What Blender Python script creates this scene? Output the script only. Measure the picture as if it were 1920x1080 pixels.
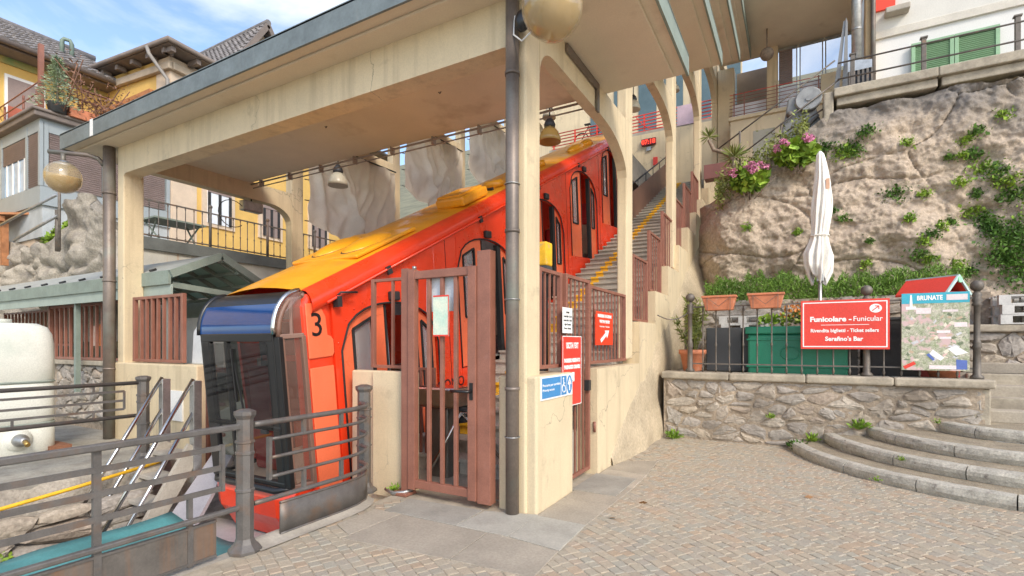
import bpy, math, random
from mathutils import Vector, Matrix, noise
for o in list(bpy.data.objects): bpy.data.objects.remove(o)
SC = bpy.context.scene
COL = SC.collection
RND = random.Random(11)
PI = math.pi
rad = math.radians
# ---------------------------------------------------------------- camera
cam = bpy.data.cameras.new('camera'); camo = bpy.data.objects.new('camera', cam); COL.objects.link(camo)
cam.sensor_width = 36; cam.lens = 17.85; cam.shift_y = 0.0542
cam.clip_start = 0.05; cam.clip_end = 2000
camo.location = (0, 0, 1.55); camo.rotation_euler = (rad(90), 0, rad(29.34))
SC.camera = camo
# ---------------------------------------------------------------- sky and sun
SUN_EL, SUN_AZ = rad(38), rad(124)      # azimuth clockwise from +Y
W = bpy.data.worlds.new('World'); SC.world = W; W.use_nodes = True
nt = W.node_tree; nt.nodes.clear()
out = nt.nodes.new('ShaderNodeOutputWorld'); bg = nt.nodes.new('ShaderNodeBackground')
sky = nt.nodes.new('ShaderNodeTexSky'); sky.sky_type = 'NISHITA'; sky.sun_disc = False
sky.sun_elevation = SUN_EL; sky.sun_rotation = SUN_AZ; sky.air_density = 1.0; sky.dust_density = 1.2
tc = nt.nodes.new('ShaderNodeTexCoord'); mp = nt.nodes.new('ShaderNodeMapping'); mp.inputs['Scale'].default_value = (1.0, 1.0, 2.6)
mp.inputs['Location'].default_value = (0.35, 0.1, 0.2)
nz = nt.nodes.new('ShaderNodeTexNoise'); nz.inputs['Scale'].default_value = 1.9; nz.inputs['Detail'].default_value = 8; nz.inputs['Roughness'].default_value = 0.55; nz.inputs['Distortion'].default_value = 0.5
rp = nt.nodes.new('ShaderNodeValToRGB'); rp.color_ramp.elements[0].position = 0.47; rp.color_ramp.elements[1].position = 0.74
mx = nt.nodes.new('ShaderNodeMix'); mx.data_type = 'RGBA'
nt.links.new(tc.outputs['Generated'], mp.inputs['Vector']); nt.links.new(mp.outputs[0], nz.inputs['Vector'])
nt.links.new(nz.outputs['Fac'], rp.inputs[0]); nt.links.new(rp.outputs[0], mx.inputs[0])
nt.links.new(sky.outputs[0], mx.inputs[6]); mx.inputs[7].default_value = (5.0, 4.95, 4.9, 1)
nt.links.new(mx.outputs[2], bg.inputs[0]); bg.inputs[1].default_value = 0.15
nt.links.new(bg.outputs[0], out.inputs[0])
sl = bpy.data.lights.new('sun', 'SUN'); so = bpy.data.objects.new('sun', sl); COL.objects.link(so)
sl.energy = 1.2; sl.angle = rad(15); sl.color = (1.0, 0.90, 0.75)
sd = Vector((math.sin(SUN_AZ)*math.cos(SUN_EL), math.cos(SUN_AZ)*math.cos(SUN_EL), math.sin(SUN_EL)))
so.rotation_euler = sd.to_track_quat('Z', 'Y').to_euler(); so.location = (20, -20, 30)
SC.view_settings.view_transform = 'Standard'; SC.view_settings.look = 'None'; SC.view_settings.gamma = 1
SC.view_settings.exposure = 1.08
try: SC.view_settings.use_curve_mapping = False
except Exception: pass
SC.render.engine = 'CYCLES'
SC.cycles.max_bounces = 12; SC.cycles.diffuse_bounces = 8
# ---------------------------------------------------------------- mesh builder
class MB:
    def __init__(s): s.v = []; s.f = []; s.sm = []
    def add(s, vs, fs, smooth=False):
        b = len(s.v); s.v += [tuple(p) for p in vs]
        for f in fs: s.f.append(tuple(b+i for i in f)); s.sm.append(smooth)
        return s
    def box(s, x0, x1, y0, y1, z0, z1):
        return s.add([(x0,y0,z0),(x1,y0,z0),(x1,y1,z0),(x0,y1,z0),(x0,y0,z1),(x1,y0,z1),(x1,y1,z1),(x0,y1,z1)],
              [(0,3,2,1),(4,5,6,7),(0,1,5,4),(1,2,6,5),(2,3,7,6),(3,0,4,7)])
    def cbox(s, c, d, rz=0, rx=0, ry=0):
        m = Matrix.Translation(c) @ Matrix.Rotation(rz,4,'Z') @ Matrix.Rotation(ry,4,'Y') @ Matrix.Rotation(rx,4,'X')
        h = [x/2 for x in d]
        vs = [m @ Vector((a*h[0],b*h[1],e*h[2])) for e in (-1,1) for a,b in ((-1,-1),(1,-1),(1,1),(-1,1))]
        return s.add(vs, [(0,3,2,1),(4,5,6,7),(0,1,5,4),(1,2,6,5),(2,3,7,6),(3,0,4,7)])
    def bar(s, p, q, w, h=None, up=(0,0,1)):
        h = h or w; p = Vector(p); q = Vector(q); d = (q-p).normalized(); u = Vector(up)
        if abs(d.dot(u)) > 0.98: u = Vector((1,0,0)) if abs(d.x) < .9 else Vector((0,1,0))
        a = d.cross(u).normalized(); b = a.cross(d).normalized()
        vs = [e + a*(i*w/2) + b*(j*h/2) for e in (p,q) for i,j in ((-1,-1),(1,-1),(1,1),(-1,1))]
        return s.add(vs, [(0,3,2,1),(4,5,6,7),(0,1,5,4),(1,2,6,5),(2,3,7,6),(3,0,4,7)])
    def tube(s, pts, r, n=8, caps=True, smooth=True, closed=False):
        pts = [Vector(p) for p in pts]; k = len(pts); rs = r if isinstance(r,(list,tuple)) else [r]*k
        t0 = (pts[1]-pts[0]).normalized(); ref = Vector((0,0,1)) if abs(t0.z) < .9 else Vector((1,0,0))
        a = t0.cross(ref).normalized(); vs = []
        for i,p in enumerate(pts):
            if closed: t = (pts[(i+1)%k]-pts[i-1]).normalized()
            else: t = (pts[min(i+1,k-1)]-pts[max(i-1,0)]).normalized()
            a = (a - t*a.dot(t))
            a = a.normalized() if a.length > 1e-6 else t.orthogonal().normalized()
            b = t.cross(a)
            for j in range(n):
                an = 2*PI*j/n; vs.append(p + (a*math.cos(an)+b*math.sin(an))*rs[i])
        fs = []
        for i in range(k if closed else k-1):
            i2 = (i+1)%k
            for j in range(n): fs.append((i*n+j, i*n+(j+1)%n, i2*n+(j+1)%n, i2*n+j))
        s.add(vs, fs, smooth)
        if caps and not closed:
            b = len(s.v)-len(vs)
            s.f.append(tuple(b+j for j in reversed(range(n)))); s.sm.append(False)
            s.f.append(tuple(b+(k-1)*n+j for j in range(n))); s.sm.append(False)
        return s
    def lathe(s, prof, c, n=16, smooth=True, m=None):
        vs = []; k = len(prof)
        for r,z in prof:
            for j in range(n): vs.append(Vector((r*math.cos(2*PI*j/n), r*math.sin(2*PI*j/n), z)))
        if m is None: m = Matrix.Identity(4)
        m = Matrix.Translation(c) @ m
        fs = [(i*n+j, i*n+(j+1)%n, (i+1)*n+(j+1)%n, (i+1)*n+j) for i in range(k-1) for j in range(n)]
        s.add([m@v for v in vs], fs, smooth)
        b = len(s.v)-len(vs)
        if prof[0][0] > 1e-4: s.f.append(tuple(b+j for j in reversed(range(n)))); s.sm.append(False)
        if prof[-1][0] > 1e-4: s.f.append(tuple(b+(k-1)*n+j for j in range(n))); s.sm.append(False)
        return s
    def sphere(s, c, r, nu=16, nv=10, sc=(1,1,1), m=None):
        prof = [(max(1e-5, r*math.sin(PI*i/nv)), -r*math.cos(PI*i/nv)) for i in range(nv+1)]
        S = Matrix.Diagonal((sc[0],sc[1],sc[2],1))
        return s.lathe(prof, c, nu, True, (m @ S) if m else S)
    def extr(s, pts, vec):
        n = len(pts); vec = Vector(vec); P = [Vector(p) for p in pts]; Q = [p+vec for p in P]
        nr = Vector((0,0,0))
        for i in range(n): nr += P[i].cross(P[(i+1)%n])
        fl = nr.dot(vec) < 0
        F = [tuple(range(n)) if fl else tuple(reversed(range(n))), tuple(n+i for i in (reversed(range(n)) if fl else range(n)))]
        for i in range(n):
            q = (i,(i+1)%n,n+(i+1)%n,n+i); F.append(tuple(reversed(q)) if fl else q)
        return s.add(P+Q, F)
    def grid(s, fn, nu, nv, smooth=True):
        vs = [fn(i/nu, j/nv) for j in range(nv+1) for i in range(nu+1)]
        fs = [(j*(nu+1)+i, j*(nu+1)+i+1, (j+1)*(nu+1)+i+1, (j+1)*(nu+1)+i) for j in range(nv) for i in range(nu)]
        return s.add(vs, fs, smooth)
    def mesh(s, name, mat):
        me = bpy.data.meshes.new(name); me.from_pydata(s.v, [], s.f)
        me.polygons.foreach_set('use_smooth', s.sm)
        if mat: me.materials.append(mat)
        me.update(); return me
    def build(s, name, mat, parent=None, bevel=0, local=False, label=None, kind=None, solid=0):
        off = Vector((0,0,0))
        if parent is not None:
            if not local:
                p = parent
                while p: off += p.location; p = p.parent
            if not local: s.v = [tuple(Vector(v)-off) for v in s.v]
            loc = (0,0,0)
        else:
            xs = [v[0] for v in s.v]; ys = [v[1] for v in s.v]; zs = [v[2] for v in s.v]
            loc = Vector(((min(xs)+max(xs))/2, (min(ys)+max(ys))/2, min(zs)))
            s.v = [tuple(Vector(v)-loc) for v in s.v]
        o = bpy.data.objects.new(name, s.mesh(name, mat)); COL.objects.link(o); o.location = loc
        if parent is not None: o.parent = parent
        if solid:
            m = o.modifiers.new('solid','SOLIDIFY'); m.thickness = solid; m.offset = 0
        if bevel:
            m = o.modifiers.new('bevel','BEVEL'); m.width = bevel; m.segments = 2; m.limit_method = 'ANGLE'; m.angle_limit = rad(40)
        if label: o['label'] = label
        if kind: o['kind'] = kind
        return o
def thing(name, label, cat, loc=(0,0,0), group=None):
    o = bpy.data.objects.new(name, None); COL.objects.link(o); o.location = loc
    o.empty_display_size = .1
    o['label'] = label; o['category'] = cat
    if group: o['group'] = group
    return o
def tag(o, label, cat, group=None):
    o['label'] = label; o['category'] = cat
    if group: o['group'] = group
    return o
def structure(name, mb, m, parent=None, bevel=0):
    return mb.build(name, m, parent, bevel=bevel, kind='structure' if parent is None else None)
def dup(o, parent=None, loc=None, rz=None, label=None):
    c = o.copy(); COL.objects.link(c)
    if parent is not None: c.parent = parent
    if loc is not None: c.location = loc
    if rz is not None: c.rotation_euler = (0,0,rz)
    if label: c['label'] = label
    for ch in list(o.children): dup(ch, c)
    return c
def inst(name, me, parent, loc, rot=(0,0,0), sc=(1,1,1)):
    o = bpy.data.objects.new(name, me); COL.objects.link(o)
    off = Vector((0,0,0)); p = parent
    while p: off += p.location; p = p.parent
    o.parent = parent; o.location = Vector(loc)-off; o.rotation_euler = rot; o.scale = sc
    return o
def text(s, m, parent, loc, size, rot, ext=.002, bold=0.0, align='LEFT', name='lettering', width=None):
    cu = bpy.data.curves.new('lettering','FONT'); cu.body = s; cu.size = size; cu.extrude = ext; cu.offset = bold
    cu.align_x = align; cu.resolution_u = 3
    t = bpy.data.objects.new('lettering', cu); COL.objects.link(t)
    bpy.context.view_layer.update()
    me = bpy.data.meshes.new_from_object(t.evaluated_get(bpy.context.evaluated_depsgraph_get()))
    bpy.data.objects.remove(t)
    me.materials.clear(); me.materials.append(m); me.name = name
    if width:
        xs = [v.co.x for v in me.vertices]; k = width/max(1e-6, max(xs)-min(xs))
        for v in me.vertices: v.co.x *= k
    return inst(name, me, parent, loc, rot)
# ---------------------------------------------------------------- materials
def col4(c): return (c[0],c[1],c[2],1)
def M(name, c, rough=.6, metal=0, var=.12, scale=2.5, bump=0.0, bscale=60, coat=0, spec=.5, stain=None, streak=None, alpha=1, trans=0, c2=None, rnd=0, fine=.06, crack=None, wav=0):
    m = bpy.data.materials.new(name); m.use_nodes = True; n = m.node_tree.nodes; L = m.node_tree.links
    b = n['Principled BSDF']; b.inputs['Roughness'].default_value = rough; b.inputs['Metallic'].default_value = metal
    b.inputs['Specular IOR Level'].default_value = spec
    if coat: b.inputs['Coat Weight'].default_value = coat; b.inputs['Coat Roughness'].default_value = .06
    if trans: b.inputs['Transmission Weight'].default_value = trans
    if alpha < 1: b.inputs['Alpha'].default_value = alpha
    g = n.new('ShaderNodeNewGeometry')
    def noi(sc, det=6, vec=None, ro=.6):
        t = n.new('ShaderNodeTexNoise'); t.inputs['Scale'].default_value = sc; t.inputs['Detail'].default_value = det; t.inputs['Roughness'].default_value = ro
        L.new(vec or g.outputs['Position'], t.inputs['Vector']); return t.outputs['Fac']
    def ramp(fac, p0, p1, c0=(0,0,0), c1=(1,1,1)):
        r = n.new('ShaderNodeValToRGB'); r.color_ramp.elements[0].position = p0; r.color_ramp.elements[1].position = p1
        r.color_ramp.elements[0].color = col4(c0); r.color_ramp.elements[1].color = col4(c1); L.new(fac, r.inputs[0]); return r.outputs[0]
    def mix(f, a, bb, mode='MIX'):
        x = n.new('ShaderNodeMix'); x.data_type = 'RGBA'; x.blend_type = mode
        if isinstance(f,(int,float)): x.inputs[0].default_value = f
        else: L.new(f, x.inputs[0])
        for k,vv in ((6,a),(7,bb)):
            if isinstance(vv, tuple): x.inputs[k].default_value = col4(vv)
            else: L.new(vv, x.inputs[k])
        return x.outputs[2]
    lo = tuple(max(0,x*(1-var)) for x in c); hi = tuple(min(1,x*(1+var)) for x in c)
    if c2: lo = c2; hi = c
    cc = ramp(noi(scale), .33, .67, lo, hi)
    if rnd:
        oi = n.new('ShaderNodeObjectInfo'); ad = n.new('ShaderNodeMath'); ad.operation = 'ADD'
        L.new(oi.outputs['Random'], ad.inputs[0]); L.new(g.outputs['Random Per Island'], ad.inputs[1])
        fr = n.new('ShaderNodeMath'); fr.operation = 'FRACT'; L.new(ad.outputs[0], fr.inputs[0])
        if isinstance(rnd, list):
            r = n.new('ShaderNodeValToRGB'); r.color_ramp.interpolation = 'CONSTANT'
            els = r.color_ramp.elements
            while len(els) < len(rnd): els.new(.5)
            for i,cl in enumerate(rnd): els[i].position = i/len(rnd); els[i].color = col4(cl)
            L.new(fr.outputs[0], r.inputs[0]); cc = mix(.3, r.outputs[0], cc)
        else:
            r = ramp(fr.outputs[0], 0, 1, (1-rnd,)*3, (1+rnd,)*3); cc = mix(1.0, cc, r, 'MULTIPLY')
    if fine:
        cc = mix(1.0, cc, ramp(noi(bscale, 3), .3, .7, (1-fine*2,)*3, (1+fine,)*3), 'MULTIPLY')
    if stain:
        sc_, sscale, p0, p1 = stain
        cc = mix(ramp(noi(sscale, 8), p0, p1), cc, sc_)
    if streak:
        sc_, p0, p1 = streak
        mpn = n.new('ShaderNodeMapping'); mpn.inputs['Scale'].default_value = (7,7,.55); L.new(g.outputs['Position'], mpn.inputs['Vector'])
        cc = mix(ramp(noi(1.0, 5, mpn.outputs[0]), p0, p1), cc, sc_)
    if crack:
        vo = n.new('ShaderNodeTexVoronoi'); vo.feature = 'DISTANCE_TO_EDGE'; vo.inputs['Scale'].default_value = .55
        nv = n.new('ShaderNodeTexNoise'); nv.inputs['Scale'].default_value = 1.7; nv.inputs['Detail'].default_value = 6; L.new(g.outputs['Position'], nv.inputs['Vector'])
        av = n.new('ShaderNodeVectorMath'); av.operation = 'ADD'; L.new(g.outputs['Position'], av.inputs[0]); L.new(nv.outputs['Color'], av.inputs[1]); L.new(av.outputs[0], vo.inputs['Vector'])
        k = ramp(vo.outputs['Distance'], 0.0, .0045, (1,1,1), (0,0,0)); k2 = ramp(noi(.8, 2), .50, .58); cc = mix(mix(1.0, k, k2, 'MULTIPLY'), cc, crack)
    if wav:
        rr = n.new('ShaderNodeMapRange'); L.new(noi(2.3, 8), rr.inputs[0]); rr.inputs[1].default_value = .35; rr.inputs[2].default_value = .7; rr.inputs[3].default_value = rough*.8; rr.inputs[4].default_value = min(1,rough+.3); L.new(rr.outputs[0], b.inputs['Roughness'])
        bw = n.new('ShaderNodeBump'); bw.inputs['Strength'].default_value = wav; bw.inputs['Distance'].default_value = .05; L.new(noi(1.8, 2), bw.inputs['Height']); L.new(bw.outputs[0], b.inputs['Normal']); L.new(bw.outputs[0], b.inputs['Coat Normal'])
    L.new(cc, b.inputs['Base Color'])
    if bump:
        bm = n.new('ShaderNodeBump'); bm.inputs['Strength'].default_value = bump; bm.inputs['Distance'].default_value = .02
        L.new(noi(bscale, 5), bm.inputs['Height']); L.new(bm.outputs[0], b.inputs['Normal'])
    return m
CREAM = M('cream_plaster', (.66,.545,.36), .85, var=.08, scale=1.2, bump=.14, bscale=70, streak=((.46,.37,.24),.50,.82), stain=((.38,.31,.21),2.6,.60,.80), fine=.04, crack=(.30,.25,.18))
SOFFIT = M('soffit_plaster', (.71,.61,.455), .9, var=.07, scale=.9, bump=.08, bscale=60, stain=((.44,.33,.21),1.0,.58,.8), fine=.03)
SLATE = M('slate_sheet', (.15,.18,.185), .5, var=.2, scale=3, bscale=30, streak=((.22,.23,.22),.62,.85))
BRICKRED = M('oxide_red_paint', (.275,.115,.078), .5, var=.14, scale=5, bscale=80, stain=((.30,.15,.12),6,.6,.8))
STEEL = M('grey_painted_steel', (.15,.138,.128), .5, .35, var=.2, scale=6, bscale=90, stain=((.20,.12,.075),5,.52,.78))
RUSTY = M('rusty_plate', (.14,.125,.11), .65, .25, var=.25, scale=4, bscale=60, streak=((.24,.125,.065),.46,.72))
IRON = M('wrought_iron', (.15,.13,.11), .55, .3, var=.25, scale=9, bscale=60, stain=((.25,.15,.09),7,.58,.75))
DARK = M('dark_metal', (.04,.04,.042), .5, .3)
BLACK = M('black_paint', (.015,.015,.016), .3)
RUBBER = M('black_rubber', (.02,.02,.02), .8)
CARRED = M('car_red_paint', (.82,.05,.012), .26, var=.08, scale=1.5, coat=.45, fine=.03, stain=((.50,.07,.03),2.2,.58,.85), wav=.25)
CARORANGE = M('car_orange_panel', (.86,.17,.07), .3, var=.06, scale=1.5, coat=.4, fine=.03, stain=((.60,.14,.07),2.5,.58,.85), wav=.2)
CARYEL = M('car_yellow_roof', (.86,.37,.012), .35, var=.08, scale=1.3, coat=.2, stain=((.50,.22,.03),2.0,.52,.8), fine=.06, wav=.2)
GLASS = M('dark_glass', (.03,.033,.035), .04, spec=.9, var=.1, fine=0)
CLEAR = M('window_glass', (.8,.8,.8), .02, alpha=.22, spec=.9, fine=0)
BRONZEGLASS = M('bronze_glass', (.20,.10,.075), .05, alpha=.5, spec=.9, fine=0)
CHROME = M('stainless_steel', (.62,.60,.57), .22, 1.0, var=.1, bscale=70)
GALV = M('galvanised_steel', (.42,.42,.41), .4, .8, var=.2, scale=8)
PIPE = M('copper_downpipe', (.20,.165,.14), .5, .4, var=.3, scale=2.5, bscale=60, stain=((.20,.22,.19),2.2,.5,.75))
CONC = M('concrete', (.40,.36,.30), .9, var=.18, scale=2, bump=.25, bscale=40, stain=((.24,.22,.19),1.8,.55,.8))
COPING = M('coping_stone', (.40,.35,.27), .9, var=.2, scale=4, bump=.35, bscale=35, stain=((.22,.19,.15),3,.52,.75))
GRANITE = M('granite_kerb', (.47,.44,.37), .85, var=.18, scale=9, bump=.3, bscale=60, stain=((.17,.15,.13),11,.60,.72), fine=.15)
PEBBLE = M('pebbled_tread', (.37,.31,.22), .95, var=.2, scale=5, bump=.8, bscale=75, fine=.22)
SAND = M('joint_sand', (.40,.345,.265), .95, var=.2, scale=6, bump=.3, bscale=120)
SETT = M('porphyry_sett', (.36,.305,.25), .75, var=.12, scale=1.1, bump=.25, bscale=70, rnd=[(0.426,0.351,0.25),(0.389,0.342,0.262),(0.426,0.351,0.25),(0.37,0.332,0.262),(0.41,0.356,0.258),(0.446,0.375,0.267),(0.389,0.332,0.242),(0.426,0.337,0.242),(0.381,0.351,0.272),(0.436,0.322,0.211),(0.405,0.356,0.262),(0.365,0.347,0.275)], stain=((.40,.35,.285),.8,.58,.9), fine=.08)
SLAB = M('flagstone', (.385,.335,.265), .8, var=.12, scale=2.5, bump=.2, bscale=50, fine=.08, rnd=.13)
SLABDARK = M('flagstone_dark', (.325,.305,.26), .75, var=.15, scale=3, bump=.2, bscale=50)
SLABPALE = M('flagstone_pale', (.385,.36,.305), .8, var=.12, scale=4, bump=.15, bscale=50)
MORTAR = M('lime_mortar', (.39,.315,.235), .95, var=.25, scale=3, bump=.9, bscale=24, stain=((.20,.165,.125),1.2,.46,.74), fine=.12)
STONE = M('rubble_stone', (.42,.37,.31), .9, var=.2, scale=5, bump=.6, bscale=22, rnd=[(.44,.38,.31),(.36,.33,.29),(.47,.39,.29),(.41,.37,.33),(.33,.30,.27),(.50,.44,.36),(.38,.30,.23)], fine=.16, stain=((.19,.16,.125),1.2,.47,.76))
ROUGHCAST = M('worn_roughcast', (.50,.41,.28), .95, var=.16, scale=1.6, bump=.7, bscale=28, stain=((.30,.24,.17),1.3,.55,.8), fine=.1)
GREYWALL = M('old_grey_render', (.40,.37,.33), .95, var=.18, scale=1.5, bump=.4, bscale=30, streak=((.22,.2,.17),.5,.8))
WHITE = M('white_paint', (.78,.77,.74), .6, var=.05)
WHITEWALL = M('white_render', (.72,.71,.68), .9, var=.05, scale=1, bump=.05)
PAPER = M('paper', (.80,.80,.77), .6, var=.03)
SIGNRED = M('sign_red', (.72,.055,.035), .4, var=.05)
SIGNRED2 = M('sign_orange_red', (.78,.06,.02), .4, var=.05)
SIGNWHITE = M('sign_white', (.86,.84,.82), .5, var=.02, fine=0)
SIGNBLUE = M('sign_blue', (.06,.26,.55), .4, var=.05)
TERRA = M('terracotta', (.56,.20,.10), .75, var=.15, scale=6, stain=((.62,.42,.33),7,.6,.8))
GREENPL = M('green_plastic', (.012,.20,.11), .4, var=.1)
GREENSH = M('green_shutter', (.27,.44,.26), .5, var=.1)
GREYPL = M('dark_grey_panel', (.065,.068,.07), .55, var=.12)
RATTAN = M('dark_rattan', (.05,.048,.047), .6, bump=1.0, bscale=120, var=.3)
CANVAS = M('cream_canvas', (.84,.81,.74), .9, var=.05, scale=4, stain=((.60,.53,.42),3,.62,.85))
TARP = M('translucent_tarp', (.70,.64,.55), .5, var=.12, scale=1.2, stain=((.48,.43,.36),1.5,.5,.8))
YELLOW = M('house_yellow', (.66,.43,.13), .9, var=.08, scale=1.5, bump=.08, stain=((.5,.33,.14),1.2,.6,.85))
PEACH = M('pale_peach_render', (.62,.50,.38), .9, var=.08)
TILE = M('grey_roof_tile', (.20,.185,.18), .8, var=.2, scale=4, rnd=.25, stain=((.27,.24,.21),2,.55,.75))
EAVES = M('brown_eaves', (.19,.155,.135), .7, var=.15)
BLUEGREY = M('pale_blue_grey_frame', (.31,.35,.365), .6, var=.05)
LOUVRE = M('taupe_louvre', (.27,.21,.195), .7, var=.1)
WOODOR = M('orange_timber', (.40,.17,.07), .7, var=.2, scale=7)
SHEDGREEN = M('grey_green_paint', (.23,.28,.24), .6, var=.12, scale=4)
SHEDSHEET = M('weathered_roof_sheet', (.36,.38,.36), .6, var=.15, scale=3)
FIBRE = M('translucent_fibreglass', (.34,.44,.38), .6, var=.1)
TANKM = M('white_polythene', (.72,.73,.66), .45, var=.06, scale=2, stain=((.45,.52,.45),1.5,.5,.8))
TEAL = M('teal_sheeting', (.09,.29,.29), .5, var=.2, scale=3, alpha=.9)
YELSTRIPE = M('yellow_paint', (.80,.45,.02), .7, var=.12, scale=6, stain=((.45,.36,.2),9,.58,.72))
STAIRM = M('stair_stone', (.44,.41,.35), .9, var=.2, scale=4, bump=.3, bscale=50, stain=((.25,.23,.2),4,.5,.75))
AMBER = M('amber_globe', (.50,.31,.09), .10, alpha=.80, coat=.6, var=.15, scale=2.5, fine=0)
GLOBEGLASS = M('globe_glass', (.60,.48,.28), .04, alpha=.42, coat=1, spec=.9, var=.05, fine=0)
LAMPGLASS = M('frosted_lamp', (.55,.50,.38), .3, alpha=.85, var=.05)
BROWNPANEL = M('brown_panel', (.20,.11,.08), .5, var=.12)
BEIGE = M('beige_interior', (.58,.48,.36), .6, var=.06)
SEATRED = M('seat_red', (.50,.04,.04), .6)
LED = bpy.data.materials.new('red_led'); LED.use_nodes = True
LED.node_tree.nodes['Principled BSDF'].inputs['Base Color'].default_value = (.8,.03,.02,1)
LED.node_tree.nodes['Principled BSDF'].inputs['Emission Color'].default_value = (1,.05,.02,1)
LED.node_tree.nodes['Principled BSDF'].inputs['Emission Strength'].default_value = 1.2
def translucent(m, fac, c):
    n = m.node_tree.nodes; L = m.node_tree.links; b = n['Principled BSDF']; o = n['Material Output']
    t = n.new('ShaderNodeBsdfTranslucent'); t.inputs[0].default_value = col4(c)
    x = n.new('ShaderNodeMixShader'); x.inputs[0].default_value = fac
    L.new(b.outputs[0], x.inputs[1]); L.new(t.outputs[0], x.inputs[2]); L.new(x.outputs[0], o.inputs[0])
translucent(TARP, .28, (.75,.70,.62)); translucent(FIBRE, .5, (.50,.62,.54))
def leafmat(name, a, b):
    m = M(name, a, .6, c2=b, scale=3, rnd=.35, fine=0, spec=.3)
    return m
GRASS = leafmat('rosemary_green', (.21,.35,.06), (.10,.20,.03))
IVY = leafmat('ivy_green', (.13,.24,.04), (.05,.12,.02))
LIME = leafmat('bright_leaf', (.30,.42,.05), (.14,.26,.03))
OLIVE = leafmat('olive_leaf', (.30,.33,.09), (.16,.20,.05))
SPRUCE = leafmat('spruce_needles', (.34,.42,.33), (.20,.26,.10))
DRY = leafmat('dry_twig', (.26,.13,.08), (.13,.07,.045))
PINK = leafmat('pink_bloom', (.70,.28,.42), (.55,.20,.34))
ORANGEFL = leafmat('orange_bloom', (.75,.32,.06), (.6,.2,.05))
PURPLEFL = leafmat('purple_bloom', (.16,.07,.25), (.10,.05,.18))
BARK = M('bark', (.26,.20,.15), .95, var=.3, scale=9, bump=.6, bscale=40)
def leaf(mb, c, size, d=None, wide=.45, rnd=RND):
    d = Vector(d) if d else Vector((rnd.gauss(0,1), rnd.gauss(0,1), rnd.gauss(0,1)))
    d.normalize(); a = d.orthogonal().normalized(); a.rotate(Matrix.Rotation(rnd.random()*6.28,3,d))
    c = Vector(c); w = size*wide
    mb.add([c-d*size*.5, c+a*w*.5+d*size*.02, c+d*size*.5, c-a*w*.5+d*size*.02], [(0,1,2,3)])
def blob(mb, c, r, n, size, wide=.5, sc=(1,1,1), rnd=RND, shell=.5):
    for _ in range(n):
        d = Vector((rnd.gauss(0,1), rnd.gauss(0,1), rnd.gauss(0,1))).normalized()
        k = r*(shell+(1-shell)*rnd.random()) if rnd.random() < .8 else r*rnd.random()
        p = Vector(c)+Vector((d.x*k*sc[0], d.y*k*sc[1], d.z*k*sc[2]))
        leaf(mb, p, size*rnd.uniform(.6,1.3), (d.x+rnd.gauss(0,.7), d.y+rnd.gauss(0,.7), d.z+rnd.gauss(0,.7)+.2), wide, rnd)
# ================================================================= SETTING
g = MB(); g.box(-3.62, 160, -160, 9.0, -.6, -.0055); structure('ground', g, SAND); GROUND = bpy.data.objects['ground']
g = MB(); g.box(-160, -7.6, -160, 4.35, -2.2, -.01); LEDGE = structure('ledge', g, M('ledge_concrete', (.36,.34,.29), .9, var=.25, scale=2, bump=.4, bscale=40, stain=((.22,.2,.17),2.5,.5,.72), fine=.12))
g = MB(); g.add([(-7.6,-60,-32),(-3.62,-60,-32),(-3.62,2.5,-1.3),(-7.6,2.5,-1.3),(-3.62,18,6.6),(-7.6,18,6.6)], [(0,1,2,3),(3,2,4,5)])
structure('track_bed', g, M('track_bed_gravel', (.27,.25,.22), .95, var=.3, scale=8, bump=1, bscale=30))
g = MB(); g.add([(-160,18,5),(160,18,5),(160,160,75),(-160,160,75)], [(0,1,2,3)])
g.add([(-160,4.35,-.3),(-9.7,4.35,-.3),(-9.7,18,5),(-160,18,5)], [(0,1,2,3)])
g.add([(4.5,9.6,1.0),(160,9.6,1.0),(160,18,5),(4.5,18,5)], [(0,1,2,3)])
structure('hillside', g, M('hillside_earth', (.20,.19,.12), .95, var=.3, scale=.5, bump=.5, bscale=8))

# ---- stone cells
def clip(poly, nx, ny, d):
    o = []
    for i in range(len(poly)):
        a = poly[i]; b = poly[(i+1) % len(poly)]
        da = a[0]*nx+a[1]*ny-d; db = b[0]*nx+b[1]*ny-d
        if da <= 0: o.append(a)
        if da*db < 0:
            t = da/(da-db); o.append((a[0]+(b[0]-a[0])*t, a[1]+(b[1]-a[1])*t))
    return o
def cells(x0, x1, z0, z1, dx, dz, rnd, jit=.62):
    nx = max(1, round((x1-x0)/dx)); nz = max(1, round((z1-z0)/dz)); dx = (x1-x0)/nx; dz = (z1-z0)/nz
    S = []
    for j in range(nz):
        for i in range(nx):
            S.append((x0+(i+.5+(.25 if j%2 else -.25)+rnd.uniform(-jit,jit))*dx, z0+(j+.5+rnd.uniform(-jit,jit))*dz))
    out = []; k = dx/dz
    for a in S:
        p = [(x0,z0),(x1,z0),(x1,z1),(x0,z1)]
        for b in S:
            if b is a or abs(b[0]-a[0]) > 3*dx or abs(b[1]-a[1]) > 3*dz: continue
            nx_, nz_ = (b[0]-a[0])/k, (b[1]-a[1])*k
            # metric stretched so that stones are wider than tall
            ax, az = (b[0]-a[0])/(k*k), (b[1]-a[1])
            m = ((a[0]+b[0])/2, (a[1]+b[1])/2)
            p = clip(p, ax, az, m[0]*ax+m[1]*az)
            if len(p) < 3: break
        if len(p) >= 3: out.append(p)
    return out
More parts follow.
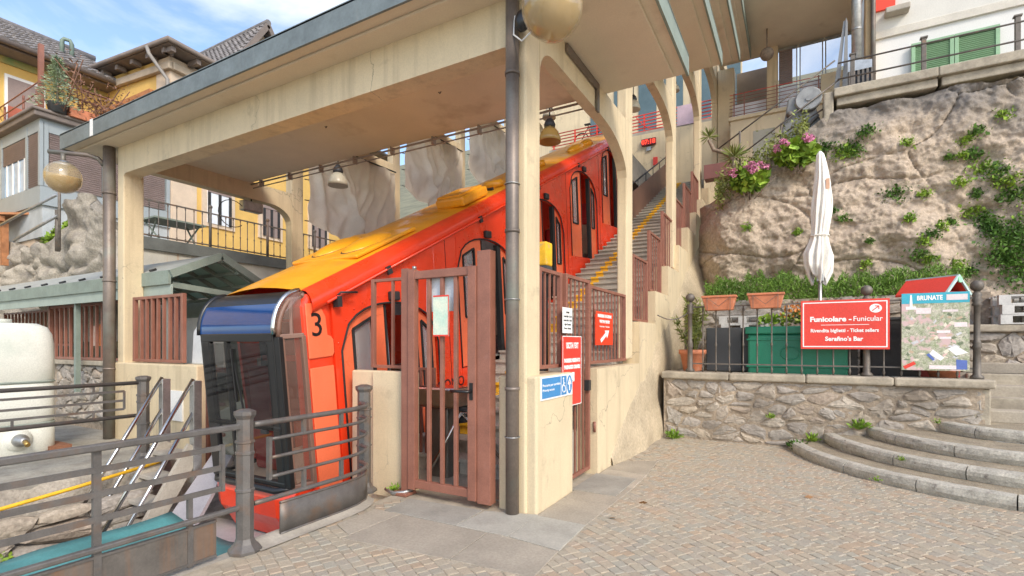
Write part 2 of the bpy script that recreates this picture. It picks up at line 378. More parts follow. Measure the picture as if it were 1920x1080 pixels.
def stone_mesh(poly, gap, proud, rnd, back=.05):
    cx = sum(p[0] for p in poly)/len(poly); cz = sum(p[1] for p in poly)/len(poly)
    q = []
    for i in range(len(poly)):                    # cut corners for a rounder outline
        a = poly[i]; b = poly[(i+1)%len(poly)]
        for t in (.22,.78): q.append((a[0]+(b[0]-a[0])*t, a[1]+(b[1]-a[1])*t))
    w = max(p[0] for p in poly)-min(p[0] for p in poly); h = max(p[1] for p in poly)-min(p[1] for p in poly)
    def ring(dd, y, j):
        kx = max(.3, 1-2*dd/max(w,.02)); kz = max(.3, 1-2*dd/max(h,.02))
        return [((p[0]-cx)*kx+rnd.gauss(0,j), y+rnd.gauss(0,j*.7), (p[1]-cz)*kz+rnd.gauss(0,j)) for p in q]
    n = len(q); jj = min(w,h)*.035
    r0 = ring(gap, back, 0); r1 = ring(gap, -proud*.45, jj); r2 = ring(gap+min(w,h)*.16, -proud, jj)
    vs = r0+r1+r2+[(0, -proud*1.12, 0)]
    fs = []
    for k in (0,1):
        for i in range(n): fs.append((k*n+i, k*n+(i+1)%n, (k+1)*n+(i+1)%n, (k+1)*n+i))
    for i in range(n): fs.append((2*n+i, 2*n+(i+1)%n, 3*n))
    me = bpy.data.meshes.new('stone'); me.from_pydata(vs, [], fs); me.update()
    return me, cx, cz
def stone_face(parent, m, x0, x1, z0, z1, y, dx, dz, seed, proud=.035, gap=.008, face='-y', keep=None):
    rnd = random.Random(seed)
    for p in cells(x0, x1, z0, z1, dx, dz, rnd):
        me, cx, cz = stone_mesh(p, gap*rnd.uniform(.6,1.8), proud*rnd.uniform(.5,1.3), rnd)
        if keep and not keep(cx,cz): continue
        me.materials.append(m)
        if face == '-y': inst('stone', me, parent, (cx, y, cz))
        else: inst('stone', me, parent, (y, cx, cz), (0,0,PI/2))      # faces +x
# ---- setts in wavy courses
def in_step(x, y): return (x-2.6)**2+(y-9.0)**2 < 2.78**2
SLABS = [([(-3.35,3.53),(-3.38,3.92),(-2.54,3.97),(-2.54,3.53)], SLABDARK), ([(-2.54,3.53),(-2.52,3.97),(-2.04,4.12),(-2.02,3.54)], SLABPALE),
         ([(-2.02,3.54),(-2.04,4.09),(-1.57,4.08),(-1.55,3.48)], SLABPALE), ([(-3.14,3.52),(-2.21,3.52),(-2.17,2.95),(-3.16,2.85)], SLAB),
         ([(-2.21,3.52),(-1.55,3.47),(-1.52,2.99),(-2.17,2.95)], SLAB), ([(-3.45,3.06),(-3.44,3.52),(-3.14,3.52),(-3.16,2.93)], SLAB),
         ([(-2.04,4.09),(-2.05,4.70),(-1.55,4.68),(-1.57,4.08)], SLAB), ([(-2.05,4.70),(-2.05,5.40),(-1.53,5.38),(-1.55,4.68)], SLAB),
         ([(-2.05,5.40),(-2.05,6.02),(-1.54,6.0),(-1.53,5.38)], SLAB), ([(-2.05,6.02),(-2.0,6.5),(-1.60,6.8),(-1.54,6.0)], SLAB)]
def inpoly(x, y, P):
    r = False
    for i in range(len(P)):
        a = P[i]; b = P[i-1]
        if (a[1] > y) != (b[1] > y) and x < (b[0]-a[0])*(y-a[1])/(b[1]-a[1])+a[0]: r = not r
    return r
for P, m in SLABS:
    cx = sum(p[0] for p in P)/4; cy = sum(p[1] for p in P)/4
    b = MB(); b.extr([(cx+(p[0]-cx)*.992, cy+(p[1]-cy)*.992, -.03) for p in P], (0,0,.033+RND.uniform(0,.003)))
    o = b.build('paving_slab', m, GROUND, bevel=.004)
rnd = random.Random(5); setts = []
D = .086; row = 0; th = rad(-33)
v = -9.0
while v < 10:
    u = -9.0+rnd.random()*.1
    while u < 9:
        L = rnd.uniform(.072,.108); um = u+L/2
        ph = um/1.7
        vv = v + .22*abs(math.sin(ph*PI/2)); sl_ = math.atan2(.22*PI/3.4*math.cos(ph*PI/2)*(1 if math.sin(ph*PI/2) > 0 else -1), 1)
        x = um*math.cos(th)-vv*math.sin(th); y = um*math.sin(th)+vv*math.cos(th)+2.5
        u += L
        if not(-3.5 < x < 3.6 and .9 < y < 8.62) or in_step(x,y): continue
        if x < -1.92 and y > 3.9: continue
        if x < -3.35 and y < 2.7 and x < -3.47: continue
        if any(inpoly(x,y,P) for P,_ in SLABS): continue
        if x < -1.7 and y > 6.9 and x < -1.88+.05*(y-6.9): continue
        setts.append((x, y, th+sl_+rnd.uniform(-.06,.06), L, D))
    v += D*.98
random.Random(2).shuffle(setts)
def sett_geo(mb, x, y, a, L, D, rnd):
    h = rnd.uniform(-.003,.004); c = math.cos(a); s_ = math.sin(a); ring = []
    jx = [rnd.uniform(-.005,.005) for _ in range(8)]
    tl = rnd.uniform(-.002,.002); tq = rnd.uniform(-.0015,.0015)
    for inset, z in ((.002,-.03),(.003,-.003+h*.5),(.008,h*.5+.0008)):
        for k,(p,q) in enumerate(((-1,-1),(1,-1),(1,1),(-1,1))):
            px = p*(L/2-inset)+jx[k]; py = q*(D/2-inset)+jx[k+4]
            ring.append((x+px*c-py*s_, y+px*s_+py*c, z+(tl*p+tq*q if z > -.02 else 0)))
    fs = [(8,9,10,11)]
    for k in (0,4):
        for i in range(4): fs.append((k+i, k+(i+1)%4, k+4+(i+1)%4, k+4+i))
    mb.add(ring, fs)
def camd(t): return math.hypot(t[0], t[1])
def inview(x, y):
    a = .8717*x+.49*y; b = -.49*x+.8717*y
    return b > .5 and abs(a/b) < 1.01 and b > 3.38
vis = sorted([t for t in setts if inview(t[0],t[1])], key=camd)
near = vis[:300]; ns = set(near)
for t in near:
    b = MB(); sett_geo(b, 0,0, t[2], t[3], t[4], rnd)
    inst('sett', b.mesh('sett', SETT), GROUND, (t[0],t[1],0))
b = MB()
for t in setts:
    if t not in ns: sett_geo(b, t[0],t[1],t[2],t[3],t[4], rnd)
b.build('sett', SETT, GROUND, kind='stuff')

# ---- curved steps: kerb stones and pebbled treads
ST = thing('curved_steps', 'broad curved stone steps with rounded grey kerbs climbing at the right', 'steps', (2.6,9.0,0))
def arc(r, a, z): return (2.6+r*math.cos(a), 9.0+r*math.sin(a), z)
for k,(r,r2,z) in enumerate(((2.75,2.30,.13),(2.30,1.78,.26),(1.78,1.02,.39),(1.02,0.0,.52))):
    a0, a1 = rad(188), rad(300)
    if k == 3: a0 = rad(186)
    n = [7,6,5,3][k]; kw = .145; rnd = random.Random(k+3)
    cut = [a0+(a1-a0)*(i+rnd.uniform(-.12,.12)*(0<i<n))/n for i in range(n+1)]
    for i in range(n):
        b = MB(); m_ = 14; g_ = .006/r
        prof = [(.018,-.14),(0.0,-.085),(.004,-.045),(.022,-.014),(.055,0),(kw,0.0),(kw,-.14)]
        vs = []
        for j in range(m_+1):
            a = cut[i]+g_+(cut[i+1]-cut[i]-2*g_)*j/m_
            for q,(dr,dz) in enumerate(prof):
                w = .012*noise.noise(Vector((a*9,q*2.1,k*5+r)))+.006*noise.noise(Vector((a*40,q*3.1,k)))
                vs.append(arc(r-dr+w, a, z+dz+(w*.7 if dz > -.1 else 0)))
        np_ = len(prof)
        fs = [(j*np_+q, j*np_+q+1, (j+1)*np_+q+1, (j+1)*np_+q) for j in range(m_) for q in range(np_-1)]
        fs += [tuple(range(np_)), tuple(reversed([m_*np_+q for q in range(np_)]))]
        b.add(vs, fs, False); b.build('kerb_stone', GRANITE, ST)
    b = MB()
    b.grid(lambda u,v: arc((r-kw+.01)*(1-u)+max(r2-.02,0.001)*u, a0+(a1-a0)*v, z-.012+.006*noise.noise(Vector((u*5,v*20,k)))), 6, 40)
    b.build('tread', PEBBLE, ST)
US = thing('stone_stairs', 'straight pale stone steps climbing past the end of the low wall', 'steps', (2.8,9.3,.5))
for i in range(5):
    b = MB(); y0 = 8.95+.24*i; z0 = .52+.15*i
    b.cbox((3.2, y0+.5, z0+.065), (2.1+.0*i, 1.0, .17)); b.build('step', [SLAB,COPING,SLAB,COPING,SLAB][i], US, bevel=.02)

# ---- low rubble wall with coping
LW = thing('low_stone_wall', 'low rubble stone wall under the terrace railing, behind the cobbles', 'wall', (0.1,8.7,0))
b = MB(); b.grid(lambda u,v: (-1.95+4.05*u, 8.655-.012*noise.fractal(Vector((u*28,v*8,3)),1,2,3), -.1+1.07*v), 90, 30); b.box(-1.95, 2.10, 8.70, 8.95, -.1, .97); b.build('mortar_core', MORTAR, LW)
stone_face(LW, STONE, -1.92, 2.10, 0, .97, 8.665, .27, .15, 21, proud=.030, gap=.016)
b = MB(); b.grid(lambda u,v: (0,0,0), 1, 1); b = MB()
b = MB(); b.box(1.98,2.16,8.655,9.0,.45,.965); b.build('quoin', COPING, LW, bevel=.02)
for i in range(4):
    x0 = -1.98+i*1.045; b = MB(); b.box(x0, x0+1.04, 8.58, 9.0, .97, 1.085); b.build('coping', COPING, LW, bevel=.025)
g = MB(); g.box(-2.0, 2.2, 8.95, 11.6, .2, 1.04); structure('terrace', g, SLAB)
# ---- planting bed wall and end wall
BW = thing('planting_bed_wall', 'stone retaining wall of the rosemary bed at the foot of the cliff', 'wall', (.5,10.4,1.0))
b = MB(); b.box(-1.75, 2.6, 10.45, 11.4, 1.0, 2.35); b.build('mortar_core', MORTAR, BW)
stone_face(BW, STONE, -1.75, 2.4, 1.05, 2.36, 10.45, .34, .2, 5, proud=.03)
RW = thing('upper_stone_wall', 'short rubble wall with flat coping under the pale pallets', 'wall', (2.9,10.1,1.1))
b = MB(); b.box(2.2, 4.6, 10.0, 10.4, 1.0, 1.72); b.build('mortar_core', MORTAR, RW)
stone_face(RW, STONE, 2.2, 4.6, 1.12, 1.72, 9.995, .3, .19, 8, proud=.035)
b = MB(); b.box(2.15, 4.7, 9.9, 10.45, 1.72, 1.83); b.build('coping', COPING, RW, bevel=.02)
g = MB(); g.box(2.2, 6, 10.3, 12.2, .8, 1.82); g.box(2.0,6,9.75,10.3,.4,1.12); structure('upper_ground', g, SLAB)

# ---- cliff of weathered conglomerate
CL = M('cliff_rock', (.54,.435,.33), .95, var=.2, scale=1.3, bump=1.0, bscale=20, stain=((.37,.30,.24),1.3,.48,.70), fine=.16)
n = CL.node_tree.nodes; Lk = CL.node_tree.links; bs = n['Principled BSDF']; src = bs.inputs['Base Color'].links[0].from_socket
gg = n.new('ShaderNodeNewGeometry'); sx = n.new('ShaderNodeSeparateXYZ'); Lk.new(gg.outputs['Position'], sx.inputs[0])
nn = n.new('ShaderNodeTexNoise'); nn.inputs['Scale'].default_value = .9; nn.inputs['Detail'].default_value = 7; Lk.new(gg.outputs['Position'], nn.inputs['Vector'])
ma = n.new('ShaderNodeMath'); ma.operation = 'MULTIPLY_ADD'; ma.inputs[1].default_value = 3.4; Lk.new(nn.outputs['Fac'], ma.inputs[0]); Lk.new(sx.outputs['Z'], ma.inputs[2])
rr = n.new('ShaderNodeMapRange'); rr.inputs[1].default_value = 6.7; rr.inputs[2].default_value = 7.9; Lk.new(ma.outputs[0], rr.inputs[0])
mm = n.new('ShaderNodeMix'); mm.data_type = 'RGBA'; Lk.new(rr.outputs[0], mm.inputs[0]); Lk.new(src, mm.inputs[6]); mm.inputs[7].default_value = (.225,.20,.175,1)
# pale grit
vo = n.new('ShaderNodeTexVoronoi'); vo.inputs['Scale'].default_value = 26; Lk.new(gg.outputs['Position'], vo.inputs['Vector'])
r2 = n.new('ShaderNodeValToRGB'); r2.color_ramp.elements[0].position = .08; r2.color_ramp.elements[1].position = .28; r2.color_ramp.elements[0].color = (1.25,1.22,1.18,1); r2.color_ramp.elements[1].color = (.93,.93,.93,1)
Lk.new(vo.outputs['Distance'], r2.inputs[0]); m2 = n.new('ShaderNodeMix'); m2.data_type = 'RGBA'; m2.blend_type = 'MULTIPLY'; m2.inputs[0].default_value = 1
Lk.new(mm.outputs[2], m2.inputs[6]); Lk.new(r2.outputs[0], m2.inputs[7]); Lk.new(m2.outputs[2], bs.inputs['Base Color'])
def rock(x, z, seed, sx=2.0, sz=1.45, bulge=.11, crack=.085, fine=.075):
    wv = Vector((x*.55, z*.55, seed)); w = Vector((noise.noise(wv), noise.noise(wv+Vector((7,3,1))), 0))
    p = Vector((x/sx+w.x*.75, z/sz+w.y*.6, seed)); d = noise.voronoi(p)[0]; e = d[1]-d[0]
    k = noise.noise(Vector((x*.7, z*.7, seed+4)))
    y = bulge*(min(e,.55)/.55)**.55
    ck = max(0, 1-e/.018); y -= crack*ck*ck*max(0,min(1,.45+k*2.4))
    y += .26*k + .10*noise.noise(Vector((x*1.7,z*2.2,seed+8))) + fine*noise.fractal(Vector((x*3.2,z*3.6,seed)), .9, 2.1, 6) + .018*noise.noise(Vector((x*15,z*15,seed))) + .014*noise.noise(Vector((x*34,z*34,seed))) + .10*noise.voronoi(Vector((x*1.9+w.x,z*2.6+w.y,seed+3)))[0][0] + .045*noise.voronoi(Vector((x*5.5,z*7+w.x*2,seed+5)))[0][0] + .09*abs(noise.noise(Vector((x*.9,z*2.4,seed+2)))) - .05*max(0,noise.noise(Vector((x*4.5,z*6.5,seed+6)))-.30)*2
    return y
def ctop(x): return 4.72+min(1.40, max(0,(x+1.5)*.64)) + .12*noise.noise(Vector((x*1.5,0,3)))
def cliff(u, v):
    x = -2.0+u*7.45; z = 1.0+v*(ctop(x)-1.0)
    y = 11.62+.05*(z-1)-rock(x, z, 2.3)
    if z > 5.2: y += .5*(z-5.2)*.35
    if z < 3.4 and x < .6: y += .22*min(1,(3.4-z)/.5)*min(1,(.6-x)/.5)      # undercut at lower left
    if x < -1.2: y += .9*((-1.2-x)/.8)**2
    return (x, y, z)
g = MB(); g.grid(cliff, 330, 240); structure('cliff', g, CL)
g = MB(); g.grid(lambda u,v: (cliff(u,1)[0], cliff(u,1)[1]+v*1.5, cliff(u,1)[2]-.004+(.10*noise.noise(Vector((u*16,v*4,1)))-.03)*min(1,v*5)), 235, 10); structure('cliff_top', g, M('cliff_top_earth', (.28,.24,.15), .95, var=.3, scale=3, bump=1, bscale=20))
# ================================================================= STATION CANOPY
PIT, RISE = 3.15, 1.62
FS = thing('funicular_station', 'cream concrete funicular station canopy stepping uphill in flat roof slabs', 'station', (-6,4.1,0))
def archpoly(a0, a1, zt, zb, r0, r1, d0, d1, n=7):
    # beam outline between two supports: soffit with curved haunches (radius along, drop)
    P = [(a0, zt), (a0, zb-d0)]
    for i in range(1,n+1):
        t = PI/2*i/n; P.append((a0+r0*(1-math.cos(t)), zb-d0*(1-math.sin(t))))
    for i in range(n+1):
        t = PI/2*(1-i/n); P.append((a1-r1*(1-math.cos(t)), zb-d1*(1-math.sin(t))))
    P.append((a1, zt)); return P
for k in range(5):
    zt = 4.8+RISE*k; y0 = 4.1+PIT*k
    ya = 3.68 if k == 0 else 6.36+PIT*(k-1)-.18; yb = 6.36+PIT*k if k < 4 else 17.4
    b = MB(); b.box(-10.68, -1.17, ya+.03, yb, zt, zt+.2); b.build('roof_slab', SOFFIT, FS)
    b = MB(); b.box(-10.62, -1.30, ya+.17, yb-.08, zt-.035, zt-.002); b.build('soffit_panel', SOFFIT, FS, bevel=.01)
    # metal edge trim
    b = MB(); b.box(-10.71,-1.14, ya, ya+.027, zt-.02, zt+.235); b.build('fascia', SLATE, FS)
    for xx in (-10.71,-1.167):
        b = MB(); b.box(xx, xx+.027, ya+.03, yb+.03, zt-.02, zt+.235); b.build('fascia', SLATE if xx < -5 else SHEDGREEN, FS)
    b = MB(); b.box(-10.71,-1.14, ya, yb+.03, zt+.205, zt+.225); b.build('roof_covering', SLATE, FS)
    if k == 0:
        b = MB(); b.box(-9.62,-9.53, ya-.006, ya, zt-.022, zt+.24); b.build('joint_strip', WHITE, FS)
    for sx_, xa in ((0,-2.31),(1,-9.75)):
        b = MB(); zb = 0 if k == 0 else max(0,.55*(y0-4.3))
        b.box(xa, xa+.2 if sx_ else xa+.15, y0, y0+.3, zb-.3 if not sx_ else max(1.2,zb-.6), zt-.002); b.build('pillar', CREAM, FS, bevel=.02)
        P = archpoly(y0+.3, y0+PIT, zt-.004, zt-.36, .3, 1.05, .28, .48) if not sx_ else archpoly(y0+.3, y0+PIT, zt-.004, zt-.34, .10, .5, .05, .34)
        b = MB(); b.extr([(xa+.004, y, z) for y,z in P], (.142 if not sx_ else .192,0,0)); b.build('side_beam', CREAM, FS)
    if k == 0:
        P = archpoly(-9.55, -2.31, zt-.004, zt-.48, .10, .10, .06, .06)
        b = MB(); b.extr([(x, y0+.004, z) for x,z in P], (0,.25,0)); b.build('front_beam', CREAM, FS)
    elif k < 5:
        b = MB(); b.box(-9.55, -2.31, y0+.02, y0+.24, zt-.3, zt-.04); b.build('cross_beam', SOFFIT, FS)
b = MB(); b.tube([(-9.5,6.28,4.72),(-2.2,6.28,4.72)], .016); b.tube([(-9.5,6.33,4.66),(-2.2,6.33,4.66)], .011)
for i in range(9): b.box(-9.2+.85*i,-9.18+.85*i,6.25,6.345,4.645,4.765)
b.build('conduit', M('conduit_grey', (.36,.29,.24), .6), FS)
for x in (-6.1,-4.0,-2.9): 
    b = MB(); b.tube([(x,5.2,4.766),(x+.02,5.2,4.74),(x+.04,5.2,4.762)], .006, 5); b.build('ceiling_hook', DARK, FS)
# piers at the front
b = MB(); b.box(-2.465, -2.06, 4.12, 4.98, -.1, 1.25); b.build('pier', CREAM, FS, bevel=.02)
b = MB(); b.box(-4.42, -3.52, 4.14, 4.25, -1.5, 1.25); b.build('pier', CREAM, FS, bevel=.02)
b = MB(); b.box(-4.05, -3.50, 4.09, 4.14, -.1, 1.252); b.build('pier', CREAM, FS, bevel=.01)
b = MB(); b.box(-10.0, -7.42, 4.08, 4.38, -1.5, 1.24); b.build('pier', CREAM, FS, bevel=.02)
b = MB(); b.box(-2.08, -1.6, 4.985, 5.74, -.02, .012); b.build('threshold', SLABDARK, FS)
# stepped side wall
P = [(5.75,-.2),(5.75,1.25),(7.6,1.25)]
y, z = 7.6, 1.88
for i in range(12): P += [(y,z),(y+.97,z)]; y += .97; z += .548
P += [(y,5.0),(7.6,-.2)]
b = MB(); b.extr([(-2.33,p,q) for p,q in P], (.26,0,0)); b.build('stepped_wall', CREAM, FS)
b = MB(); b.box(-4.6,-4.44,4.4,17.3,-3,-.4); 
# rough roadside plinth bulging from the stepped wall
def plinth(u, v):
    Y = 6.25+u*9.4
    top = [(6.25,.10),(7.0,.65),(8.0,1.1),(8.7,1.6),(10.2,2.3),(11.3,3.1),(13.85,4.4),(15.66,5.3)]
    for (a,ta),(c_,tb) in zip(top, top[1:]):
        if a <= Y <= c_+1e-6: tz = ta+(tb-ta)*(Y-a)/(c_-a)
    tz += .12*noise.noise(Vector((Y*3.1,0,2)))
    z = -.05+v*(tz+.05)
    d = max(0, 1-v**6)*(.045+.05*noise.fractal(Vector((Y*1.3,z*1.3,5)),1,2,4)+.16*max(0,.5-z)*min(1,(Y-6.25)*1.2))
    t_ = max(0,min(1,(Y-9.6)/3.6)); d += .34*t_*t_*(3-2*t_)*(1-v**8)
    return (-2.075+d+(0 if v < .995 else -.01), Y, z)
b = MB(); b.grid(plinth, 140, 46); b.build('rough_plinth', ROUGHCAST, FS)
# downpipes
def pipe(name, x, y, z0, z1, r, parent, m=PIPE):
    b = MB(); b.tube([(x,y,z0),(x,y,(z0+z1)/2),(x,y,z1)], r, 14)
    for zz in [z0+.55+(z1-z0)*q for q in (.12,.42,.72)]:
        b.tube([(x,y,zz),(x,y,zz+.03)], r*1.12, 14)
    return b.build(name, m, parent)
dp = pipe('downpipe', -2.265, 4.035, 0.0, 4.78, .062, FS)
b = MB()
for z in (1.95,3.0,.7): b.tube([(-2.265+.068*math.cos(a),4.035+.068*math.sin(a),z) for a in [i*PI/8 for i in range(17)]], .006, 5)
b.build('pipe_clamp', GALV, dp)
pipe('downpipe', -9.83, 4.02, 0.0, 4.78, .085, FS)
# upper wall, gallery and glazed back wall inside the station
b = MB(); b.box(-9.4, -2.0, 20.0, 20.3, 5, 9.8); b.build('hall_wall', CREAM, FS)
b = MB(); b.box(-9.4, -1.9, 20.02, 24, 9.8, 9.92); b.build('gallery_floor', CONC, FS)
b = MB(); b.box(-12, -2.0, 23, 23.2, 9.9, 15); b.build('back_wall', CREAM, FS)
for i in range(6):
    x = -8.6+i*1.15; b = MB(); b.box(x, x+.8, 22.96, 22.995, 10.1, 13.4); b.build('window', M('teal_grey_glass',(.10,.15,.16),.2) if i == 0 else bpy.data.materials['teal_grey_glass'], FS)
b = MB(); b.box(-2.15,-1.68,16.75,17.2,5.5,9.95); b.build('pillar', CREAM, FS, bevel=.02)
b = MB(); b.box(-2.06,-1.46,13.55,13.9,5.70,6.05); b.build('planter_box', M('oxide_box', (.24,.10,.085), .6), FS)
# ---- stairs beside the track
SS = thing('station_stairs', 'long stone staircase with a yellow stripe climbing between red car and cream pillars', 'stairs', (-3.3,4.4,0))
b = MB(); b.box(-4.42,-2.34,4.3,5.2,-.25,0.006); b.build('landing', SLABDARK, SS)
ys = MB()
for i in range(48):
    y0 = 5.05+.31*i if i else 5.05; z1 = .6+.169*i if i else .3
    y0 = 4.92+.31*i; z1 = .156*(i+1)+.03
    b = MB(); b.extr([(-4.42,y,z) for y,z in ((y0,z1),(y0,z1-.035),(y0+.035,z1-.035),(y0+.035,z1-.55),(y0+.37,z1-.55),(y0+.37,z1))], (2.085,0,0)); b.build('step', STAIRM, SS)
    if i > 1: ys.box(-3.93,-3.76,y0-.004,y0+.3,z1-.034,z1+.004); ys.box(-3.93,-3.76,y0+.03,y0+.04,z1-.15,z1-.036)
ys.build('yellow_stripe', YELSTRIPE, SS)
b = MB(); b.box(-9.4,-4.44,15.5,20,6.6,7.4); b.build('landing', STAIRM, SS)
PA = thing('stair_parapet', 'brown sheet parapet with handrail rising along the upper stairs', 'parapet', (-4.3,15,5))
b = MB(); b.extr([(-4.36,y,z) for y,z in ((14.6,4.8),(19.9,7.5),(19.9,8.5),(14.6,5.85))], (.04,0,0)); b.build('panel', BROWNPANEL, PA)
b = MB(); b.tube([(-4.34,14.6,6.1),(-4.34,19.9,8.75)], .025)
for i in range(6): b.tube([(-4.34,14.8+.95*i,5.9+.475*i),(-4.34,14.8+.95*i,6.2+.475*i)], .014)
b.build('handrail', DARK, PA)
# ---- red oxide bar panels
def barpanel(name, label, cat, p, q, z0, z1, nb, group=None, fw=.05, bw=.028, dz=0, m=BRICKRED, midrail=False, posts=True, loc=None):
    p = Vector((p[0],p[1],0)); q = Vector((q[0],q[1],0)); d = (q-p); L = d.length; d.normalize()
    r = thing(name, label, cat, loc or ((p.x+q.x)/2,(p.y+q.y)/2,z0), group)
    a = Vector((0,0,1))
    def P(t, z): v = p+d*t; return (v.x, v.y, z+dz*t/L)
    if posts:
        for t in (fw/2, L-fw/2):
            b = MB(); b.bar(P(t,z0), P(t,z1), fw, fw, d); b.build('post', m, r, bevel=.004)
    for z in (z0+fw*.35, z1-fw*.4):
        b = MB(); b.bar(P(fw if posts else 0,z), P(L-fw if posts else L,z), fw*.8, fw*.75); b.build('rail', m, r, bevel=.003)
    for i in range(nb):
        t = fw+(L-2*fw)*(i+1)/(nb+1); b = MB(); b.bar(P(t,z0+fw*.7), P(t,z1-fw*.75), bw, bw, d); b.build('bar', m, r)
    return r
X = -2.2
tall = ['first','second','third','fourth','fifth','sixth']
for i in range(6):
    y = 7.66+.97*i+(.15 if i in (3,4,5) else 0)
    barpanel('stair_railing', f'oxide red bar panel on the stepped station wall, {tall[i]} one up from the second pillar', 'railing', (X,y), (X,y+.85), 1.90+.548*i, 2.92+.548*i, 4, 'red bar panels climbing the stepped wall', fw=.05, bw=.02)
barpanel('pier_railing', 'short oxide red railing on the corner pier behind the disabled access sign', 'railing', (X,4.42), (X,4.97), 1.30, 2.30, 3, bw=.018)
barpanel('wall_railing', 'oxide red railing on low cream wall holding the orange arrow notice', 'railing', (X,5.79), (X,7.28), 1.30, 2.26, 9, bw=.018)
barpanel('pier_railing', 'narrow oxide red railing on the pier left of the open entrance gate', 'railing', (-4.18,4.22), (-3.56,4.22), 1.28, 2.27, 1, fw=.045)
barpanel('parapet_railing', 'oxide red railing between left pillar and car nose on cream parapet', 'railing', (-9.42,4.2), (-7.95,4.2), 1.26, 2.30, 7, fw=.06, bw=.04)
# side gate
SG = barpanel('side_gate', 'closed oxide red side gate carrying the tall red notice', 'gate', (X+.03,5.0), (X+.03,5.72), .06, 2.3, 4, fw=.05, bw=.018)
b = MB(); b.box(-2.20,-2.12,5.60,5.67,1.0,1.12); b.build('lock', DARK, SG)
for z in (.5,1.9): b = MB(); b.tube([(-2.10,5.74,z),(-2.10,5.74,z+.12)], .016); b.build('hinge', BRICKRED, SG)
# entrance gate (front)
EG = thing('entrance_gate', 'tall oxide red entrance gate with vertical bars and lever handle beside downpipe', 'gate', (-3.0,4.0,0))
def vb(parent, name, x0, x1, y0, y1, z0, z1, m=BRICKRED, bv=.004):
    b = MB(); b.box(x0,x1,y0,y1,z0,z1); return b.build(name, m, parent, bevel=bv)
vb(EG,'post',-3.56,-3.47,4.0,4.09,0.03,2.32)
vb(EG,'post',-3.455,-3.37,3.98,4.05,.07,2.30); vb(EG,'post',-2.62,-2.475,3.99,4.09,.05,2.42)
vb(EG,'post',-2.715,-2.625,3.97,4.05,.07,2.28)
vb(EG,'rail',-3.37,-2.715,3.985,4.045,2.20,2.28); vb(EG,'rail',-3.37,-2.715,3.985,4.045,.09,.17)
for i in range(3): x = -3.37+.655*(i+1)/4; vb(EG,'bar',x-.02,x+.02,4.0,4.035,.17,2.20)
vb(EG,'foot_plate',-3.64,-3.44,3.93,4.1,0.0,.03)
b = MB(); b.tube([(-2.67,3.97,1.10),(-2.67,3.91,1.10),(-2.87,3.91,1.10)], .014); b.cbox((-2.67,3.967,1.10),(.035,.01,.16)); b.build('handle', BLACK, EG)
b = MB(); b.tube([(-3.4,4.02,2.30),(-3.4,4.02,2.335)], .022); b.build('cap', GALV, EG)
# inner folded leaf seen through it
barpanel('inner_barrier', 'low oxide red barrier rail behind the entrance gate bars', 'barrier', (-4.25,5.0), (-3.9,5.0), .1, 1.25, 2, fw=.04)
# ---- turnstile
TS = thing('turnstile', 'stainless tripod turnstile standing behind the entrance gate', 'turnstile', (-3.5,4.75,0))
b = MB(); b.cbox((-3.62,4.82,.93),(.62,.36,.24)); b.build('housing', CHROME, TS, bevel=.03)
b = MB(); b.cbox((-3.62,4.83,.40),(.26,.24,.82)); b.build('pedestal', M('turnstile_pedestal',(.25,.24,.22),.35,.8), TS, bevel=.02)
b = MB(); b.extr([(-3.40,4.70,.82),(-3.2,4.70,.82),(-3.24,4.70,.66),(-3.36,4.70,.64)], (0,.22,0)); b.build('hub', DARK, TS, bevel=.02)
for q in ((-3.62,4.52,.08),(-2.86,4.62,.80),(-2.92,4.95,.24)):
    b = MB(); b.tube([(-3.28,4.68,.78),q], .02, 10); b.build('arm', CHROME, TS)
# ---- ticket validators and hose post behind corner railing
VP = thing('validator_post', 'yellow ticket post with red cap behind the pier railing', 'ticket post', (-2.55,5.05,.0))
b = MB(); b.cbox((-2.5,5.12,1.0),(.13,.13,1.62)); b.build('post', YELSTRIPE, VP, bevel=.02)
b = MB(); b.cbox((-2.5,5.12,1.88),(.14,.14,.14)); b.build('cap', SIGNRED, VP, bevel=.02)
b = MB(); b.cbox((-2.5,5.12,2.0),(.12,.12,.1)); b.build('top', WHITE, VP, bevel=.02)
LB = thing('letter_box', 'yellow box with grey base fixed beside corner pillar above the railing', 'box', (-2.42,5.0,2.3))
b = MB(); b.cbox((-2.42,5.0,2.52),(.16,.16,.26)); b.build('box', YELSTRIPE, LB, bevel=.02)
b = MB(); b.cbox((-2.42,5.0,2.345),(.15,.15,.09)); b.build('base', GREYPL, LB)
b = MB(); b.box(-2.46,-2.38,4.96,5.04,1.25,2.30); b.build('stem', DARK, LB)
# ---- notices
def notice(name, label, c, w, h, m, rz=0, t=.012):
    r = thing(name, label, 'sign', c)
    b = MB(); b.cbox((0,0,h/2),(w,t,h)); b.build('board', m, r, local=True); r.rotation_euler = (0,0,rz); return r
def T(parent, s, m, x, z, size, width=None, align='CENTER', bold=0, y=-.0075):
    t = text(s, m, None, (0,0,0), size, (PI/2,0,0), ext=.001, bold=bold, align=align, width=width)
    t.parent = parent; t.location = (x, y, z); return t
N = notice('blue_access_sign', 'blue disabled access sign with wheelchair symbol and arrow on the corner pier', (-2.055,4.565,1.02), .74, .22, SIGNWHITE, PI/2, .01)
b = MB(); b.box(-.355,.07,-.0065,-.005,.015,.205); b.build('blue_field', SIGNBLUE, N, local=True)
b = MB(); b.box(.085,.215,-.0065,-.005,.015,.205); b.build('blue_field', SIGNBLUE, N, local=True)
b = MB(); b.extr([(.292+.066*math.cos(a), -.005, .11+.095*math.sin(a)) for a in [i*PI/12 for i in range(24)]], (0,-.0015,0)); b.build('blue_disc', SIGNBLUE, N, local=True)
